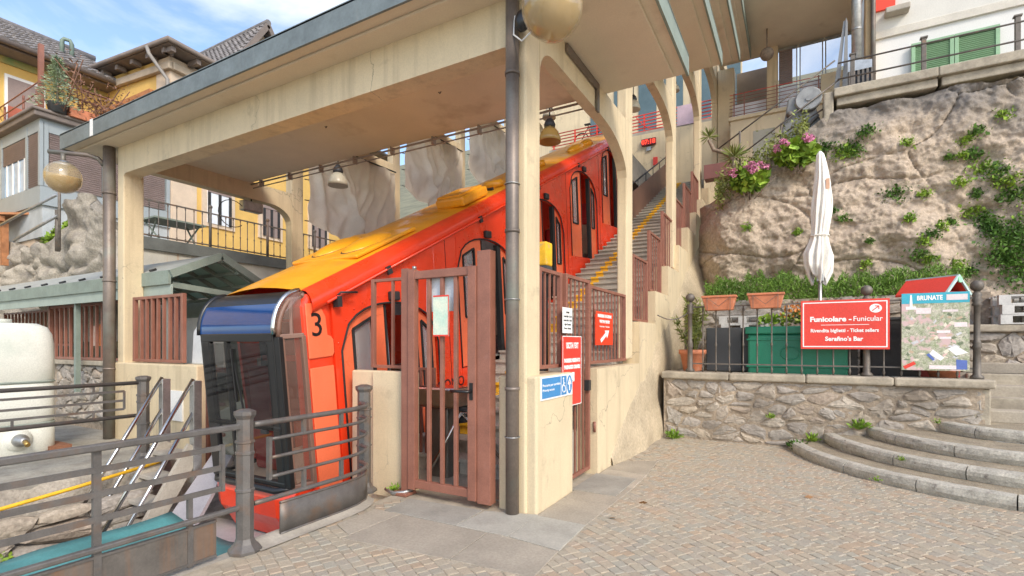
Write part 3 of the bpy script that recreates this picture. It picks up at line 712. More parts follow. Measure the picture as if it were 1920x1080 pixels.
T(N,'Prezzario per corridoio',SIGNWHITE,-.345,.125,.036,.40,'LEFT'); T(N,'Priority access',SIGNWHITE,-.345,.08,.034,.26,'LEFT')
b = MB()
b.extr([(.292-.011,-.0065,.05),(.292+.011,-.0065,.05),(.292+.011,-.0065,.13),(.292-.011,-.0065,.13)],(0,-.0015,0))
b.extr([(.292-.045,-.0065,.115),(.292-.028,-.0065,.105),(.292,-.0065,.15),(.292+.028,-.0065,.105),(.292+.045,-.0065,.115),(.292,-.0065,.185)],(0,-.0015,0)); b.build('arrow', SIGNWHITE, N, local=True)
b = MB(); cx = .15
b.extr([(cx-.015+.013*math.cos(a),-.0065,.178+.013*math.sin(a)) for a in [i*PI/6 for i in range(12)]],(0,-.0015,0))
b.bar((cx-.015,-.0072,.162),(cx-.008,-.0072,.105),.016,.0015,(0,1,0)); b.bar((cx-.01,-.0072,.135),(cx+.025,-.0072,.130),.009,.0015,(0,1,0))
b.bar((cx-.008,-.0072,.108),(cx+.025,-.0072,.104),.014,.0015,(0,1,0)); b.bar((cx+.022,-.0072,.104),(cx+.042,-.0072,.055),.013,.0015,(0,1,0))
b.tube([(cx-.005+.042*math.cos(a),-.0072,.082+.042*math.sin(a)) for a in [PI*.62+i*PI*1.15/10 for i in range(11)]],.005,5); b.build('wheelchair_symbol', SIGNWHITE, N, local=True)
N = notice('red_notice', 'tall red notice with white lettering and tiny wheelchair panel on the side gate', (-2.125,5.10,.88), .52, .75, SIGNRED, PI/2)
b = MB()
for q in ((-.26,-.252,0,.75),(.252,.26,0,.75),(-.252,.252,0,.008),(-.252,.252,.742,.75)): b.box(q[0],q[1],-.0075,-.0062,q[2],q[3])
b.build('border', SIGNWHITE, N, local=True)
T(N,'USCITA / EXIT',SIGNWHITE,0,.62,.085,.34,bold=.003); T(N,'INGRESSO RISERVATO',SIGNWHITE,0,.47,.055,.44,bold=.003); T(N,'PASSAGGIO DISABILI',SIGNWHITE,0,.40,.055,.44,bold=.003)
b = MB(); b.box(-.055,.055,-.0075,-.0062,.26,.36); b.build('symbol_panel', SIGNWHITE, N, local=True)
b = MB(); b.bar((-.012,-.0082,.34),(-.01,-.0082,.30),.012,.001,(0,1,0)); b.tube([(.0+.022*math.cos(a),-.0082,.292+.022*math.sin(a)) for a in [2+i*.35 for i in range(11)]],.004,4); b.build('symbol', BLACK, N, local=True)
N = notice('orange_arrow_notice', 'square orange red notice with a white arrow pointing up on the wall railing', (-2.15,6.23,1.53), .66, .42, SIGNRED2, PI/2)
T(N,'INGRESSO STAZIONE',SIGNWHITE,0,.35,.05,.52,bold=.003); T(N,'WAY IN / ENTRY',SIGNWHITE,0,.28,.05,.40,bold=.003); T(N,'Funicolare - Funicular',SIGNWHITE,0,.225,.03,.38)
b = MB(); b.extr([(-.17,-.0065,.07),(-.13,-.0065,.03),(.06,-.0065,.12),(.09,-.0065,.085),(.17,-.0065,.19),(.0,-.0065,.185),(.025,-.0065,.155)],(0,-.0015,0)); b.build('arrow', SIGNWHITE, N, local=True)
N = notice('printed_notice', 'white printed sheet on side gate above the tall red notice', (-2.13,4.99,1.66), .26, .27, PAPER, PI/2, .004)
for i in range(5): T(N,['ORARI','Feriali 6.00 - 22.30','Festivi 6.00 - 24.00','Ogni 15 minuti','Como - Brunate'][i],DARK,0,.21-.042*i,.028,None,y=-.004)
N = notice('poster', 'pale green poster with red edge hanging on the entrance gate', (-2.86-.16,3.965,1.62), .19, .40, M('poster_print',(.72,.76,.62),.6,c2=(.45,.66,.55),scale=6), 0, .004)
b = MB()
for z in (0,.385): b.box(-.095,.095,-.004,-.0025,z,z+.015)
b.box(.085,.095,-.004,-.0025,.015,.385); b.build('red_edge', SIGNRED, N, local=True)
N = notice('pale_panel', 'pale blue white sheet tied behind the upper bars of the entrance gate', (-3.10,4.07,1.87), .36, .40, M('pale_sheet',(.68,.74,.80),.5), 0, .01)

# ================================================================= FUNICULAR CAR
CAR = thing('funicular_car', 'red funicular car with yellow roof and number 3 standing on its incline', 'funicular', (0,0,0))
S = .40; XR, XL = -4.52, -6.15          # local frame: y uphill, z up, right side at XR
def wr(u): return 2.09+S*(u+.28)       # roof line
UE = 11.2                               # upper end
rz_ = lambda u: wr(u)-.30              # lower edge of the red eaves band
# right side wall with arched door bays
bays = [(u,u+1.78,0) for u in (.12,2.47,4.84,7.06,9.28)]      # u0,u1,sill z
TOPH = 2.04
def sill(k): return .88+.988*(k-1)
def wall(name, x, th, m):
    us = [0.0]
    for k,(a,c_,_) in enumerate(bays):
        b = MB(); z0 = sill(k); zt = z0+TOPH; n = 14
        def top(u):
            t = (u-a)/(c_-a)*2-1; return zt-.55*(1-math.sqrt(max(0,1-abs(t)**2.3)))-.02*t
        for i in range(n):
            ua = a+(c_-a)*i/n; ub = a+(c_-a)*(i+1)/n
            b.extr([(x,ua,top(ua)),(x,ub,top(ub)),(x,ub,rz_(ub)+.12),(x,ua,rz_(ua)+.12)], (-th,0,0))
        b.build(name, m, CAR)
        b = MB(); b.extr([(x,a,-.62+S*(a-.2)),(x,c_,-.62+S*(c_-.2)),(x,c_,z0),(x,a,z0)], (-th,0,0)); b.build('skirt', m, CAR)
    edges = [.02]+[e for a,c_,_ in bays for e in (a,c_)]+[UE]
    for i in range(0,len(edges),2):
        ua, ub = edges[i], edges[i+1]; b = MB()
        b.extr([(x,ua-(.28 if i==0 else 0)*0,-.62+S*(ua-.2)),(x,ub,-.62+S*(ub-.2)),(x,ub,rz_(ub)+.12),(x,ua,rz_(ua)+.12)], (-th,0,0)); b.build(name, m, CAR, bevel=.012 if ub-ua > .2 else 0)
wall('body_side', XR, .07, CARRED)
def flatwall(x):
    b = MB(); b.extr([(x,0,-.62),(x,UE,-.62+S*UE),(x,UE,wr(UE)-.1),(x,-.1,wr(-.1)-.1)], (.05,0,0)); return b
flatwall(XL).build('body_side', CARRED, CAR)
for k,(a,c_,_) in enumerate(bays):           # windows in the far side
    z0 = sill(k); b = MB(); b.box(XL+.052,XL+.06,a+.25,c_-.25,z0+.85,z0+1.55); b.build('window', M('far_window',(.32,.34,.33),.1,var=.3,scale=2) if k==0 else bpy.data.materials['far_window'], CAR)
# doors: two orange leaves, slim windows, dark opening edge
for k,(a,c_,_) in enumerate(bays):
    z0 = sill(k); zt = z0+TOPH; W_ = c_-a
    def top(u):
        t = (u-a)/(c_-a)*2-1; return zt-.55*(1-math.sqrt(max(0,1-abs(t)**2.3)))-.02*t-.012
    for nm,f0,f1,w0,w1 in (('door',.03,.42,.12,.30),('door',.77,.985,.82,.93)):
        ua, ub = a+W_*f0, a+W_*f1; b = MB(); x = XR-.035
        wa, wb = a+W_*w0, a+W_*w1; wz0 = z0+.78
        def topw(u): return top(u)-.13
        n = 6
        for i in range(n):
            p,q = ua+(ub-ua)*i/n, ua+(ub-ua)*(i+1)/n
            b.extr([(x,p,z0+.01),(x,q,z0+.01),(x,q,wz0),(x,p,wz0)],(-.04,0,0))
            b.extr([(x,p,topw(p)),(x,q,topw(q)),(x,q,top(q)),(x,p,top(p))],(-.04,0,0))
        b.extr([(x,ua,wz0),(x,wa,wz0),(x,wa,topw(wa)),(x,ua,topw(ua))],(-.04,0,0)); b.extr([(x,wb,wz0),(x,ub,wz0),(x,ub,topw(ub)),(x,wb,topw(wb))],(-.04,0,0))
        d = b.build(nm, CARORANGE, CAR)
        fr = MB()
        for p,q in (((wa,wz0),(wb,wz0)),((wb,wz0),(wb,topw(wb))),((wb,topw(wb)),(wa,topw(wa))),((wa,topw(wa)),(wa,wz0))):
            fr.bar((x+.004,p[0],p[1]),(x+.004,q[0],q[1]),.03,.03)
        fr.build('window_frame', RUBBER, d)
        gl = MB(); gl.extr([(x-.02,wa,wz0),(x-.02,wb,wz0),(x-.02,wb,topw(wb)),(x-.02,wa,topw(wa))],(-.006,0,0)); gl.build('pane', CLEAR, d)
    b = MB(); u = a+W_*.70; b.box(XR-.09,XR-.015,u,u+W_*.065,z0+.01,top(u)-.01); b.build('door_seal', RUBBER, CAR)
    b = MB(); u = a+W_*.425; b.box(XR-.08,XR-.03,u,u+.03,z0+.01,top(u)-.01); b.build('door_seal', RUBBER, CAR)
    b = MB(); n = 14; pts = [(XR+.006, a+W_*i/n, top(a+W_*i/n)+.01) for i in range(n+1)]; b.tube([(XR+.006,a,z0)]+pts+[(XR+.006,c_,z0)], .013, 5); b.build('door_gasket', RUBBER, CAR)
    b = MB(); um = (a+c_)/2; b.cbox((XR+.03,um,zt+.08),(.07,.17,.12)); b.build('door_lamp', DARK, CAR, bevel=.02)
    b = MB(); b.tube([(XR-.25,um+.12,z0),(XR-.25,um+.12,zt-.1)], .016); b.build('grab_pole', CHROME, CAR)
    # compartment floor, partition, seat
    b = MB(); b.box(XL+.06,XR-.075,a-.15,c_+.2,z0-.06,z0); b.build('floor', BEIGE, CAR)
    b = MB(); b.box(XL+.06,XR-.12,c_+.2,c_+.25,z0-.4,z0+.95); b.build('partition', BEIGE, CAR)
    b = MB(); b.box(XL+.1,XR-.55,c_-.2,c_+.18,z0+.02,z0+.45); b.box(XL+.1,XR-.55,c_+.1,c_+.19,z0+.45,z0+.95); b.build('bench', SEATRED, CAR, bevel=.03)
    b = MB(); b.box(XL+.1,XR-.1,a,a+.05,zt-.15,zt-.02); b.box(XL+.1,XR-.1,a+.3,a+.33,zt-.1,zt-.05); b.build('ceiling_trim', BLACK, CAR)
# eaves band, roof
def band(u0,u1,prof,name,m,bv=0,n=24):
    b = MB(); k = len(prof); vs = []
    for i in range(n+1):
        u = u0+(u1-u0)*i/n
        for (x,dz) in prof: vs.append((x,u,wr(u)+dz))
    b.add(vs,[(i*k+j,(i+1)*k+j,(i+1)*k+j+1,i*k+j+1) for i in range(n) for j in range(k-1)],True); 
    return b.build(name, m, CAR)
band(-.28,UE,[(XR-.02,-.27),(XR+.012,-.26),(XR+.04,-.235),(XR+.055,-.20),(XR+.06,-.16),(XR+.05,-.11),(XR+.02,-.05),(XR-.03,-.01),(XR-.10,.008)],'eaves_band',CARRED)
band(-.28,UE,[(XR-.10,.0),(XR-.2,.016),(XR-.5,.05),((XR+XL)/2,.07),(XL+.5,.05),(XL+.2,.016),(XL+.05,-.03),(XL,-.12)],'roof',CARYEL)
for u in (.9,3.1,5.3,7.5,9.7): b = MB(); b.cbox((XR+.075,u,wr(u)-.23),(.03,.08,.10), rx=math.atan(S)); b.build('gutter_bracket', DARK, CAR)
b = MB(); b.tube([(XR+.075,u,wr(u)-.21) for u in (-.1,4,8,UE)], .016); b.build('gutter_rail', CARRED, CAR)
# roof hatches and pods
def pod(u, x, L, w, h, name, m=CARYEL):
    b = MB(); mt = Matrix.Rotation(math.atan(S),4,'X'); b.sphere((x,u,wr(u)+.06), 1, 20, 8, (w,L,h), mt); return b.build(name, m, CAR)
pod(1.15,-5.02,.46,.24,.10,'roof_pod'); pod(1.15,-5.57,.46,.24,.10,'roof_pod')
pod(1.12,-5.02,.49,.265,.045,'pod_gap_shade',RUBBER); pod(1.12,-5.57,.49,.265,.045,'pod_gap_shade',RUBBER)  # shade in the gap under each pod, put in as a black ring
b = MB(); b.cbox((-5.3,1.2,wr(1.2)+.055),(1.2,1.25,.05), rx=math.atan(S)); b.build('roof_plate', CARYEL, CAR, bevel=.02)
b = MB(); b.cbox((-4.95,3.35,wr(3.35)+.12),(.55,.85,.16), rx=math.atan(S)); b.build('roof_box', CARYEL, CAR, bevel=.04)
b = MB(); b.cbox((-5.0,3.35,wr(3.35)+.21),(.47,.75,.05), rx=math.atan(S)); b.build('roof_box', CARYEL, CAR, bevel=.02)
for u in (4.5,5.5,6.4): 
    b = MB(); mt = Matrix.Rotation(math.atan(S),4,'X'); b.lathe([(.0,.10),(.17,.10),(.19,.05),(.19,-.02)][::-1], (-5.0,u,wr(u)+.06), 16, True, mt); b.build('roof_vent', CARYEL, CAR)
    b = MB(); b.cbox((-4.95,u-.3,wr(u-.3)+.055),(.2,.07,.05), rx=math.atan(S)); b.build('vent_slot', DARK, CAR)
for u in (5.1,): b = MB(); b.tube([(-4.75,u,wr(u)+.08),(-4.75,u+.6,wr(u+.6)+.08)], .02); b.build('roof_rail', WHITE, CAR)
pod(8.6,-4.95,.5,.16,.10,'roof_pod'); pod(9.4,-4.95,.3,.16,.10,'roof_pod')
# trailing end wall
b = MB(); b.box(XL,XR,UE-.03,UE,-.62+S*UE,wr(UE)); b.build('end_wall', CARRED, CAR)
# underframe
b = MB(); b.extr([(XL+.1,-.1,-.64),(XL+.1,UE,-.66+S*UE),(XL+.1,UE,-1.0+S*UE),(XL+.1,.3,-1.0)], (XR-XL-.2,0,0)); b.build('underframe', DARK, CAR)
# ---- nose: leaning red corner strip with number, curved black glazing
NX0, NX1 = -5.94, -4.66                 # glazed nose
def nose(z):                            # leading edge position of the front glazing at height z
    return -.61
strip = [(-.06,-.45),(.0,1.55),(-.28,2.06)]
b = MB()
P = [(0,.018,-.52),(0,.018,rz_(0)+.13),(0,-.28,2.06),(0,-.36,1.92),(0,-.36,-.52)]
b.extr([(XR-.005,y+ (0.0),z) for _,y,z in P]+[(XR,.5,rz_(.5)+.1),(XR,.5,-.5)][:0], (-.2,0,0)); b.build('corner_pillar', CARRED, CAR, bevel=.04)
def opanel(y0,z0,y1,z1,x):
    lean = lambda z: 0
    return [(x,y0+lean(z0),z0),(x,y1+lean(z0)*.4,z0),(x,y1+lean(z1)*.4,z1),(x,y0+lean(z1),z1)]
b = MB(); b.extr(opanel(-.335,-.38,-.015,1.26,XR-.003),(.018,0,0)); b.build('corner_panel', CARORANGE, CAR, bevel=.012)
b = MB(); b.extr([(XR-.003,y,z) for y,z in ((-.335,1.36),(-.02,1.36),(.005,1.40),(.005,1.54),(-.02,1.58),(-.07,1.60),(-.08,1.80),(-.13,1.90),(-.20,1.95),(-.335,1.95))],(.018,0,0)); b.build('number_panel', CARORANGE, CAR, bevel=.015)
t = text('3', BLACK, CAR, (0,0,0), .36, (PI/2,0,PI/2), ext=.002, align='CENTER', name='number'); t.location = (XR+.018,-.21,1.60)
# base of the nose
b = MB(); prof = []
def basering(z, out):
    return [(XR-.03,.05,z),(NX1+.05,nose(0)+.06-out,z),(NX1-.15,nose(0)-.03-out,z),(NX0+.15,nose(0)-.03-out,z),(NX0-.05,nose(0)+.06-out,z),(XL+.02,.05,z)]
rr_ = [basering(-.02,.0),basering(-.10,.03),basering(-.30,.03),basering(-.44,-.05),basering(-.60,-.12)]
vs = [p for r in rr_ for p in r]
b.add(vs,[(i*6+j,i*6+j+1,(i+1)*6+j+1,(i+1)*6+j) for i in range(4) for j in range(5)]); b.add(rr_[0],[(0,1,2,3,4,5)]); b.build('nose_base', CARRED, CAR)
b = MB(); b.tube([(NX1+.02,-.1,.02),(NX1+.02,nose(0)+.02,.01),(NX1-.12,nose(0)-.06,.0),(NX0+.12,nose(0)-.06,.0),(NX0-.02,nose(0)+.02,.01),(NX0-.02,-.1,.02)], .035, 8); b.build('sill_rail', BLACK, CAR)
# front frame: posts, mid rail, glass
zs, zt_ = .03, 1.62
def fp(x, z): return (x, nose(z), z)
for x,w in ((NX0+.07,.16),(NX0+.45,.05),(NX1-.06,.12)):
    b = MB(); b.bar(fp(x,zs),fp(x,zt_),w,.06,(0,1,0)); b.build('windscreen_post', BLACK, CAR, bevel=.012)
for z,h_ in ((.06,.06),(.66,.05),(zt_,.09)):
    b = MB(); b.bar(fp(NX0,z),fp(NX1,z),.07,h_); b.build('windscreen_rail', BLACK, CAR, bevel=.012)
b = MB(); b.add([fp(NX0+.02,zs),fp(NX1-.02,zs),fp(NX1-.02,zt_),fp(NX0+.02,zt_)],[(0,1,2,3)]); b.build('windscreen', M('windscreen_glass',(.010,.012,.013),.03,alpha=.55,spec=.9,fine=0), CAR)
b = MB(); b.add([(x,nose(z)-.035,z) for x,z in ((NX0+.03,.64),(NX1-.10,.64),(NX1-.10,zt_-.06),(NX0+.03,zt_-.06))],[(0,1,2,3)]); b.build('windscreen_flap', M('smoked_glass',(.008,.009,.01),.04,alpha=.55,spec=.9,fine=0), CAR)
# curved roof glass; lower half coloured blue to paint in the sky's reflection
def cg(u,v):
    x = NX0-.02+(NX1-NX0+.04)*u; a = PI/2*v
    y0 = nose(zt_); return (x, y0-.03+.35*(1-math.cos(a)), zt_+.03+(wr(-.25)-zt_-.04)*math.sin(a))
b = MB(); b.grid(lambda u,v: cg(u,.5+.5*v), 6, 8); b.build('upper_roof_glass', BLACK, CAR)
b = MB(); b.grid(lambda u,v: cg(u,.5*v), 6, 8); b.build('roof_glass', M('sky_painted_roof_glass',(.010,.055,.19),.08,.0,spec=.5,coat=.3,fine=0), CAR)
for sx_ in (NX0-.02,NX1+.02):
    b = MB(); b.tube([ (sx_,cg(0,i/10)[1],cg(0,i/10)[2]) for i in range(11)], .028, 6); b.build('roof_glass_rim', BLACK if sx_ < -5 else CHROME, CAR)
# side glazing of the nose (bronze)
def sg(u,v):
    z = zs+(zt_-zs)*v; y = nose(z)+(-.37-nose(z))*u; return (NX1+.02+.12*u, y, z)
b = MB(); b.grid(sg, 4, 8); b.build('side_glass', BRONZEGLASS, CAR)
b = MB(); vs = [(NX1+.02, cg(0,i/8)[1], cg(0,i/8)[2]) for i in range(9)]+[(XR-.04,-.34,2.03),(XR-.04,-.36,zt_+.02)]
b.add(vs,[tuple(range(len(vs)))]); b.build('side_glass', BRONZEGLASS, CAR)
b = MB(); b.bar(sg(0.04,0),sg(0.04,1),.10,.06,(0,1,0)); b.build('side_frame', BLACK, CAR, bevel=.01)
for (p,q) in ((sg(.17,0),sg(.17,1)),(sg(.95,0),sg(.95,1)),(sg(.1,1),sg(1,1)),(sg(.1,0),sg(1,0))):
    b = MB(); b.bar(p,q,.05,.05); b.build('side_frame', BROWNPANEL, CAR, bevel=.008)
b = MB(); pts = [(NX1+.03, cg(0,i/8)[1]+.05, cg(0,i/8)[2]-.03) for i in range(9)]; b.tube(pts+[(XR-.06,-.32,2.02)], .03, 6); b.build('side_frame', BROWNPANEL, CAR)
b = MB(); b.bar(sg(.55,1),(XR-.10,-.42,1.98),.03,.03); b.build('side_frame', BROWNPANEL, CAR)
# cab interior
b = MB(); b.box(XL+.1,XR-.12,.1,.16,-.1,1.3); b.build('cab_partition', BEIGE, CAR)
b = MB(); b.box(XL+.25,XR-.3,.05,.09,.55,1.75); b.build('partition_window', GREYPL, CAR)
b = MB(); b.box(NX0+.05,NX1-.05,-.58,.1,-.02,.02); b.build('floor', BEIGE, CAR)
b = MB(); b.box(NX0+.15,NX1-.75,-.12,.1,.02,1.0); b.build('control_desk', GREYPL, CAR, bevel=.03)
b = MB(); b.box(NX0+.25,NX0+.65,-.28,-.15,.02,1.25); b.build('driver_seat', SEATRED, CAR, bevel=.04)
b = MB(); b.box(NX1-.25,NX1-.06,-.35,-.05,.02,.35); b.build('step_box', BEIGE, CAR)
b = MB(); b.bar((NX0+.75,-.665,.70),(NX0+.62,-.655,1.35),.016,.016,(0,1,0)); b.bar((NX0+.62,-.662,.92),(NX0+.60,-.662,1.5),.02,.02,(0,1,0)); b.build('wiper', BLACK, CAR)
for x in (NX0+.2,NX1-.25): b = MB(); b.cbox((x,-.645,.62),(.10,.03,.04)); b.build('hinge', DARK, CAR)
b = MB(); b.box(NX0+.5,NX1-.2,.095,.12,.2,1.2); b.build('inner_door', CARORANGE, CAR)
b = MB(); b.box(NX0+.3,NX1-.3,-.1,.0,1.3,1.36); b.build('grab_rail', SEATRED, CAR)
# headlamp arm at the side
b = MB(); b.tube([(XR+.02,.06,2.0),(XR+.12,.06,2.06),(XR+.12,.30,2.06)], .012); b.cbox((XR+.06,.06,1.96),(.08,.06,.12)); b.build('mirror_arm', DARK, CAR)
# script lettering above the low door
b = MB(); b.bar((XR+.03,.28,1.30),(XR+.03,1.2,1.98),.05,.02); 
u0 = bays[0][0]
t = text('COMO', BLACK, CAR, (0,0,0), .22, (PI/2,0,PI/2), ext=.002, align='CENTER'); t.location = (XR+.004, 2.16, .62)
# rivets round the arches and seams along the eaves: too small to pick apart
rv = MB()
for k,(a,c_,_) in enumerate(bays):
    zt = sill(k)+TOPH
    for i in range(15):
        u = a-.04+(c_-a+.08)*i/14; t = max(-1,min(1,(u-a)/(c_-a)*2-1)); rv.sphere((XR+.003,u,zt-.55*(1-math.sqrt(max(0,1-abs(t)**2.3)))-.02*t+.09),.011,6,4)
o = rv.build('rivet', CARRED, CAR); o['kind'] = 'stuff'
for k,(a,c_,_) in enumerate(bays):
    if k: b = MB(); u = (a+bays[k-1][1])/2; b.box(XR-.002,XR+.003,u-.006,u+.006,-.6+S*(u-.2),rz_(u)+.1); b.build('panel_seam', M('seam_dark',(.16,.012,.006),.6) if k == 1 else bpy.data.materials['seam_dark'], CAR)
for u in (.9,2.7,4.0,6.9,8.0): b = MB(); b.add([(x,u+q,wr(u+q)+dz+.004) for q in (0,.012) for x,dz in ((XR-.12,.0),(XR-.5,.05),((XR+XL)/2,.07),(XL+.5,.05))],[(0,1,5,4),(1,2,6,5),(2,3,7,6)]); b.build('roof_seam', M('roof_seam_dark',(.42,.17,.01),.6) if u < 1 else bpy.data.materials['roof_seam_dark'], CAR)
CAR.location = (0, 4.10, 0.06); CAR.rotation_euler = (rad(5.4), 0, 0)
# ================================================================= TERRACE AND CLIFF SIDE
BAL = None
def baluster_me(z0, z1, m):
    b = MB(); h = z1-z0
    def kn(c): return [(.009,c-.03),(.017,c-.02),(.012,c-.012),(.021,c),(.012,c+.012),(.017,c+.02),(.009,c+.03)]
    prof = [(.014,0)]+kn(.06)+[(.011,.3)]+kn(h*.42)+[(.011,h*.7)]+kn(h-.06)+[(.012,h)]
    b.lathe(prof,(0,0,0),6); return b.mesh('baluster', m)
TR = thing('terrace_railing', 'iron railing with ball topped posts along the terrace edge above low stone wall', 'railing', (.25,8.78,1.085))
me = baluster_me(1.085, 2.15, IRON)
px = [-1.55,.86,2.05]
for a,c_ in ((-1.55,.86),(.86,2.05)):
    n = round((c_-a)/.2)
    for i in range(1,n): inst('baluster', me, TR, (a+(c_-a)*i/n, 8.78, 1.085))
    for z,h in ((2.15,.022),(1.22,.02)): b = MB(); b.bar((a+.04,8.78,z),(c_-.04,8.78,z),.03,h); b.build('rail', IRON, TR)
b = MB()
b.lathe([(.075,0),(.075,.03),(.045,.06),(.04,.4),(.055,.42),(.04,.45),(.05,.47),(.036,.5),(.034,.95),(.06,.97),(.04,1.0),(.058,1.03),(.04,1.06),(.055,1.1),(.03,1.15)],(0,0,0),12)
b.sphere((0,0,1.22),.075,12,8); pm = b.mesh('post', IRON)
for x in px: inst('post', pm, TR, (x,8.78,1.085))
b = MB(); b.tube([(-2.02+.46*i/10,8.5+.27*i/10,2.02-.10*math.sin(PI*i/10)+.05*i/10) for i in range(11)], .010, 5); tag(b.build('chain', IRON), 'sagging iron chain from stepped wall to the first ball topped post', 'chain')
# --- signs on the railing
N = notice('direction_sign', 'large red Funicolare Funicular ticket sellers sign tied to the terrace railing', (.58,8.70,1.47), 1.07, .71, SIGNRED, 0, .02)
b = MB()
for q in ((-.51,.51,.028,.043),(-.51,.51,.667,.682),(-.51,-.495,.043,.667),(.495,.51,.043,.667)): b.box(q[0],q[1],-.0125,-.0105,q[2],q[3])
b.build('border', SIGNWHITE, N, local=True)
T(N,'Funicolare -',SIGNWHITE,-.42,.40,.10,.51,'LEFT',.004,y=-.012); T(N,'Funicular',SIGNWHITE,.11,.40,.10,.34,'LEFT',.001,y=-.012)
T(N,'Rivendita biglietti - Ticket sellers',SIGNWHITE,0,.245,.07,.82,bold=.002,y=-.012); T(N,"Serafino's Bar",SIGNWHITE,0,.12,.085,.46,bold=.003,y=-.012)
b = MB(); b.box(-.28,.30,-.0125,-.0105,.345,.352); b.build('rule', SIGNWHITE, N, local=True)
b = MB(); b.extr([(.375+.072*math.cos(a),-.0105,.575+.062*math.sin(a)) for a in [i*PI/12 for i in range(24)]],(0,-.002,0)); b.build('disc', SIGNWHITE, N, local=True)
b = MB(); b.bar((.335,-.0135,.54),(.41,-.0135,.605),.012,.002,(0,1,0)); b.bar((.365,-.0137,.607),(.416,-.0137,.607),.011,.002,(0,1,0)); b.bar((.411,-.0139,.61),(.411,-.0139,.562),.011,.002,(0,1,0)); b.build('arrow', SIGNRED, N, local=True)
MAP = M('map_print', (.62,.58,.48), .5, c2=(.30,.36,.20), scale=16, var=.3, fine=.25, bscale=70, stain=((.62,.45,.44),4,.55,.6))
N = notice('town_map_board', 'illustrated town map board with turquoise Brunate heading on the terrace railing', (1.60,8.69,1.19), .71, 1.04, MAP, 0, .02)
b = MB(); b.box(-.355,.355,-.0125,-.0102,.90,1.04); b.build('heading', M('turquoise_print',(.05,.42,.55),.5), N, local=True)
T(N,'BRUNATE',SIGNWHITE,-.055,.945,.085,.27,bold=.003,y=-.0135)
PKW = M('panel_pink_white',(.80,.70,.70),.5)
for q in ((.12,.335,-.0150,-.0127,.935,1.01),(-.20,-.04,-.0125,-.0105,.76,.84),(-.06,.24,-.0125,-.0105,.02,.07),(.2,.33,-.0125,-.0105,.58,.64),(.02,.16,-.0125,-.0105,.50,.535),(.05,.17,-.0125,-.0105,.42,.45),(.08,.24,-.0125,-.0105,.78,.81)):
    b = MB(); b.box(*q); b.build('label_panel', PKW, N, local=True)
r_ = random.Random(77)
for i in range(46):
    x = r_.uniform(-.30,.30); z = r_.uniform(.12,.74); w = r_.uniform(.015,.045); h = r_.uniform(.012,.03); k = r_.uniform(-.02,.03)
    b = MB(); b.extr([(x-w,-.0104,z),(x+k,-.0104,z-h),(x+w,-.0104,z+.2*h),(x+w-k-w*.8,-.0104,z+h*1.3)],(0,-.0006-.00002*i,0)); b.build('printed_house', [M('map_tan',(.55,.42,.30),.6),M('map_pink',(.66,.46,.42),.6),M('map_grey',(.60,.60,.62),.6),M('map_dark',(.16,.20,.12),.6),M('map_cream',(.74,.68,.56),.6)][i%5] if i < 5 else bpy.data.materials[['map_tan','map_pink','map_grey','map_dark','map_cream'][i%5]], N, local=True)
b = MB(); b.extr([(-.27,-.0127,.86),(-.235,-.0127,.86),(-.245,-.0127,1.02),(-.262,-.0127,1.02)],(0,-.002,0)); b.box(-.31,-.2,-.0128,-.0107,.82,.862); b.build('lighthouse', SIGNWHITE, N, local=True)
b = MB(); b.bar((-.33,-.0118,.03),(-.21,-.0118,.10),.045,.002,(0,1,0)); b.build('ribbon', SIGNRED, N, local=True)
b = MB(); b.extr([(-.06,-.0107,.22),(.06,-.0107,.13),(.10,-.0107,.17),(-.02,-.0107,.28)],(0,-.002,0)); b.build('white_roof', SIGNWHITE, N, local=True); b = MB(); b.extr([(.13,-.0107,.29),(.22,-.0107,.20),(.34,-.0107,.24),(.22,-.0107,.33)],(0,-.002,0)); b.build('white_roof', SIGNWHITE, N, local=True)
b = MB(); b.extr([(.22,-.0107,.02),(.33,-.0107,.02),(.33,-.0107,.14),(.22,-.0107,.15)],(0,-.002,0)); b.build('blue_block', M('map_blue2',(.10,.16,.45),.5), N, local=True); b = MB(); b.extr([(-.09,-.0127,.21),(-.02,-.0127,.13),(.0,-.0127,.15),(-.06,-.0127,.23)],(0,-.002,0)); b.build('blue_block', M('map_blue',(.10,.16,.45),.5), N, local=True)
# --- planter boxes on the railing
TP = thing('railing_planter', 'terracotta trough planter on the railing, first from the left ball post', 'planter', (-1.09,8.72,2.08))
b = MB(); b.extr([(x,y,z) for x,y,z in ((-.20,-.07,0),(.20,-.07,0),(.25,-.09,.20),(-.25,-.09,.20))],(0,.17,0)); b.build('trough', TERRA, TP, local=True, bevel=.012)
b = MB(); b.box(-.26,.26,-.105,.09,.20,.235); b.build('rim', TERRA, TP, local=True, bevel=.008)
b = MB(); b.bar((-.17,-.105,-.02),(-.17,-.105,.2),.008); b.bar((.17,-.105,-.02),(.17,-.105,.2),.008); b.bar((-.17,-.105,.2),(0,-.105,.06),.006); b.bar((.17,-.105,.2),(0,-.105,.06),.006); b.build('wire_holder', IRON, TP, local=True)
dup(TP, None, (-.425,8.72,2.09), None, 'terracotta trough planter on the railing, second one nearer the red sign')
TP['group'] = 'terracotta troughs hung on the terrace railing'
for o in bpy.data.objects:
    if o.name.startswith('railing_planter'): o['group'] = TP['group']
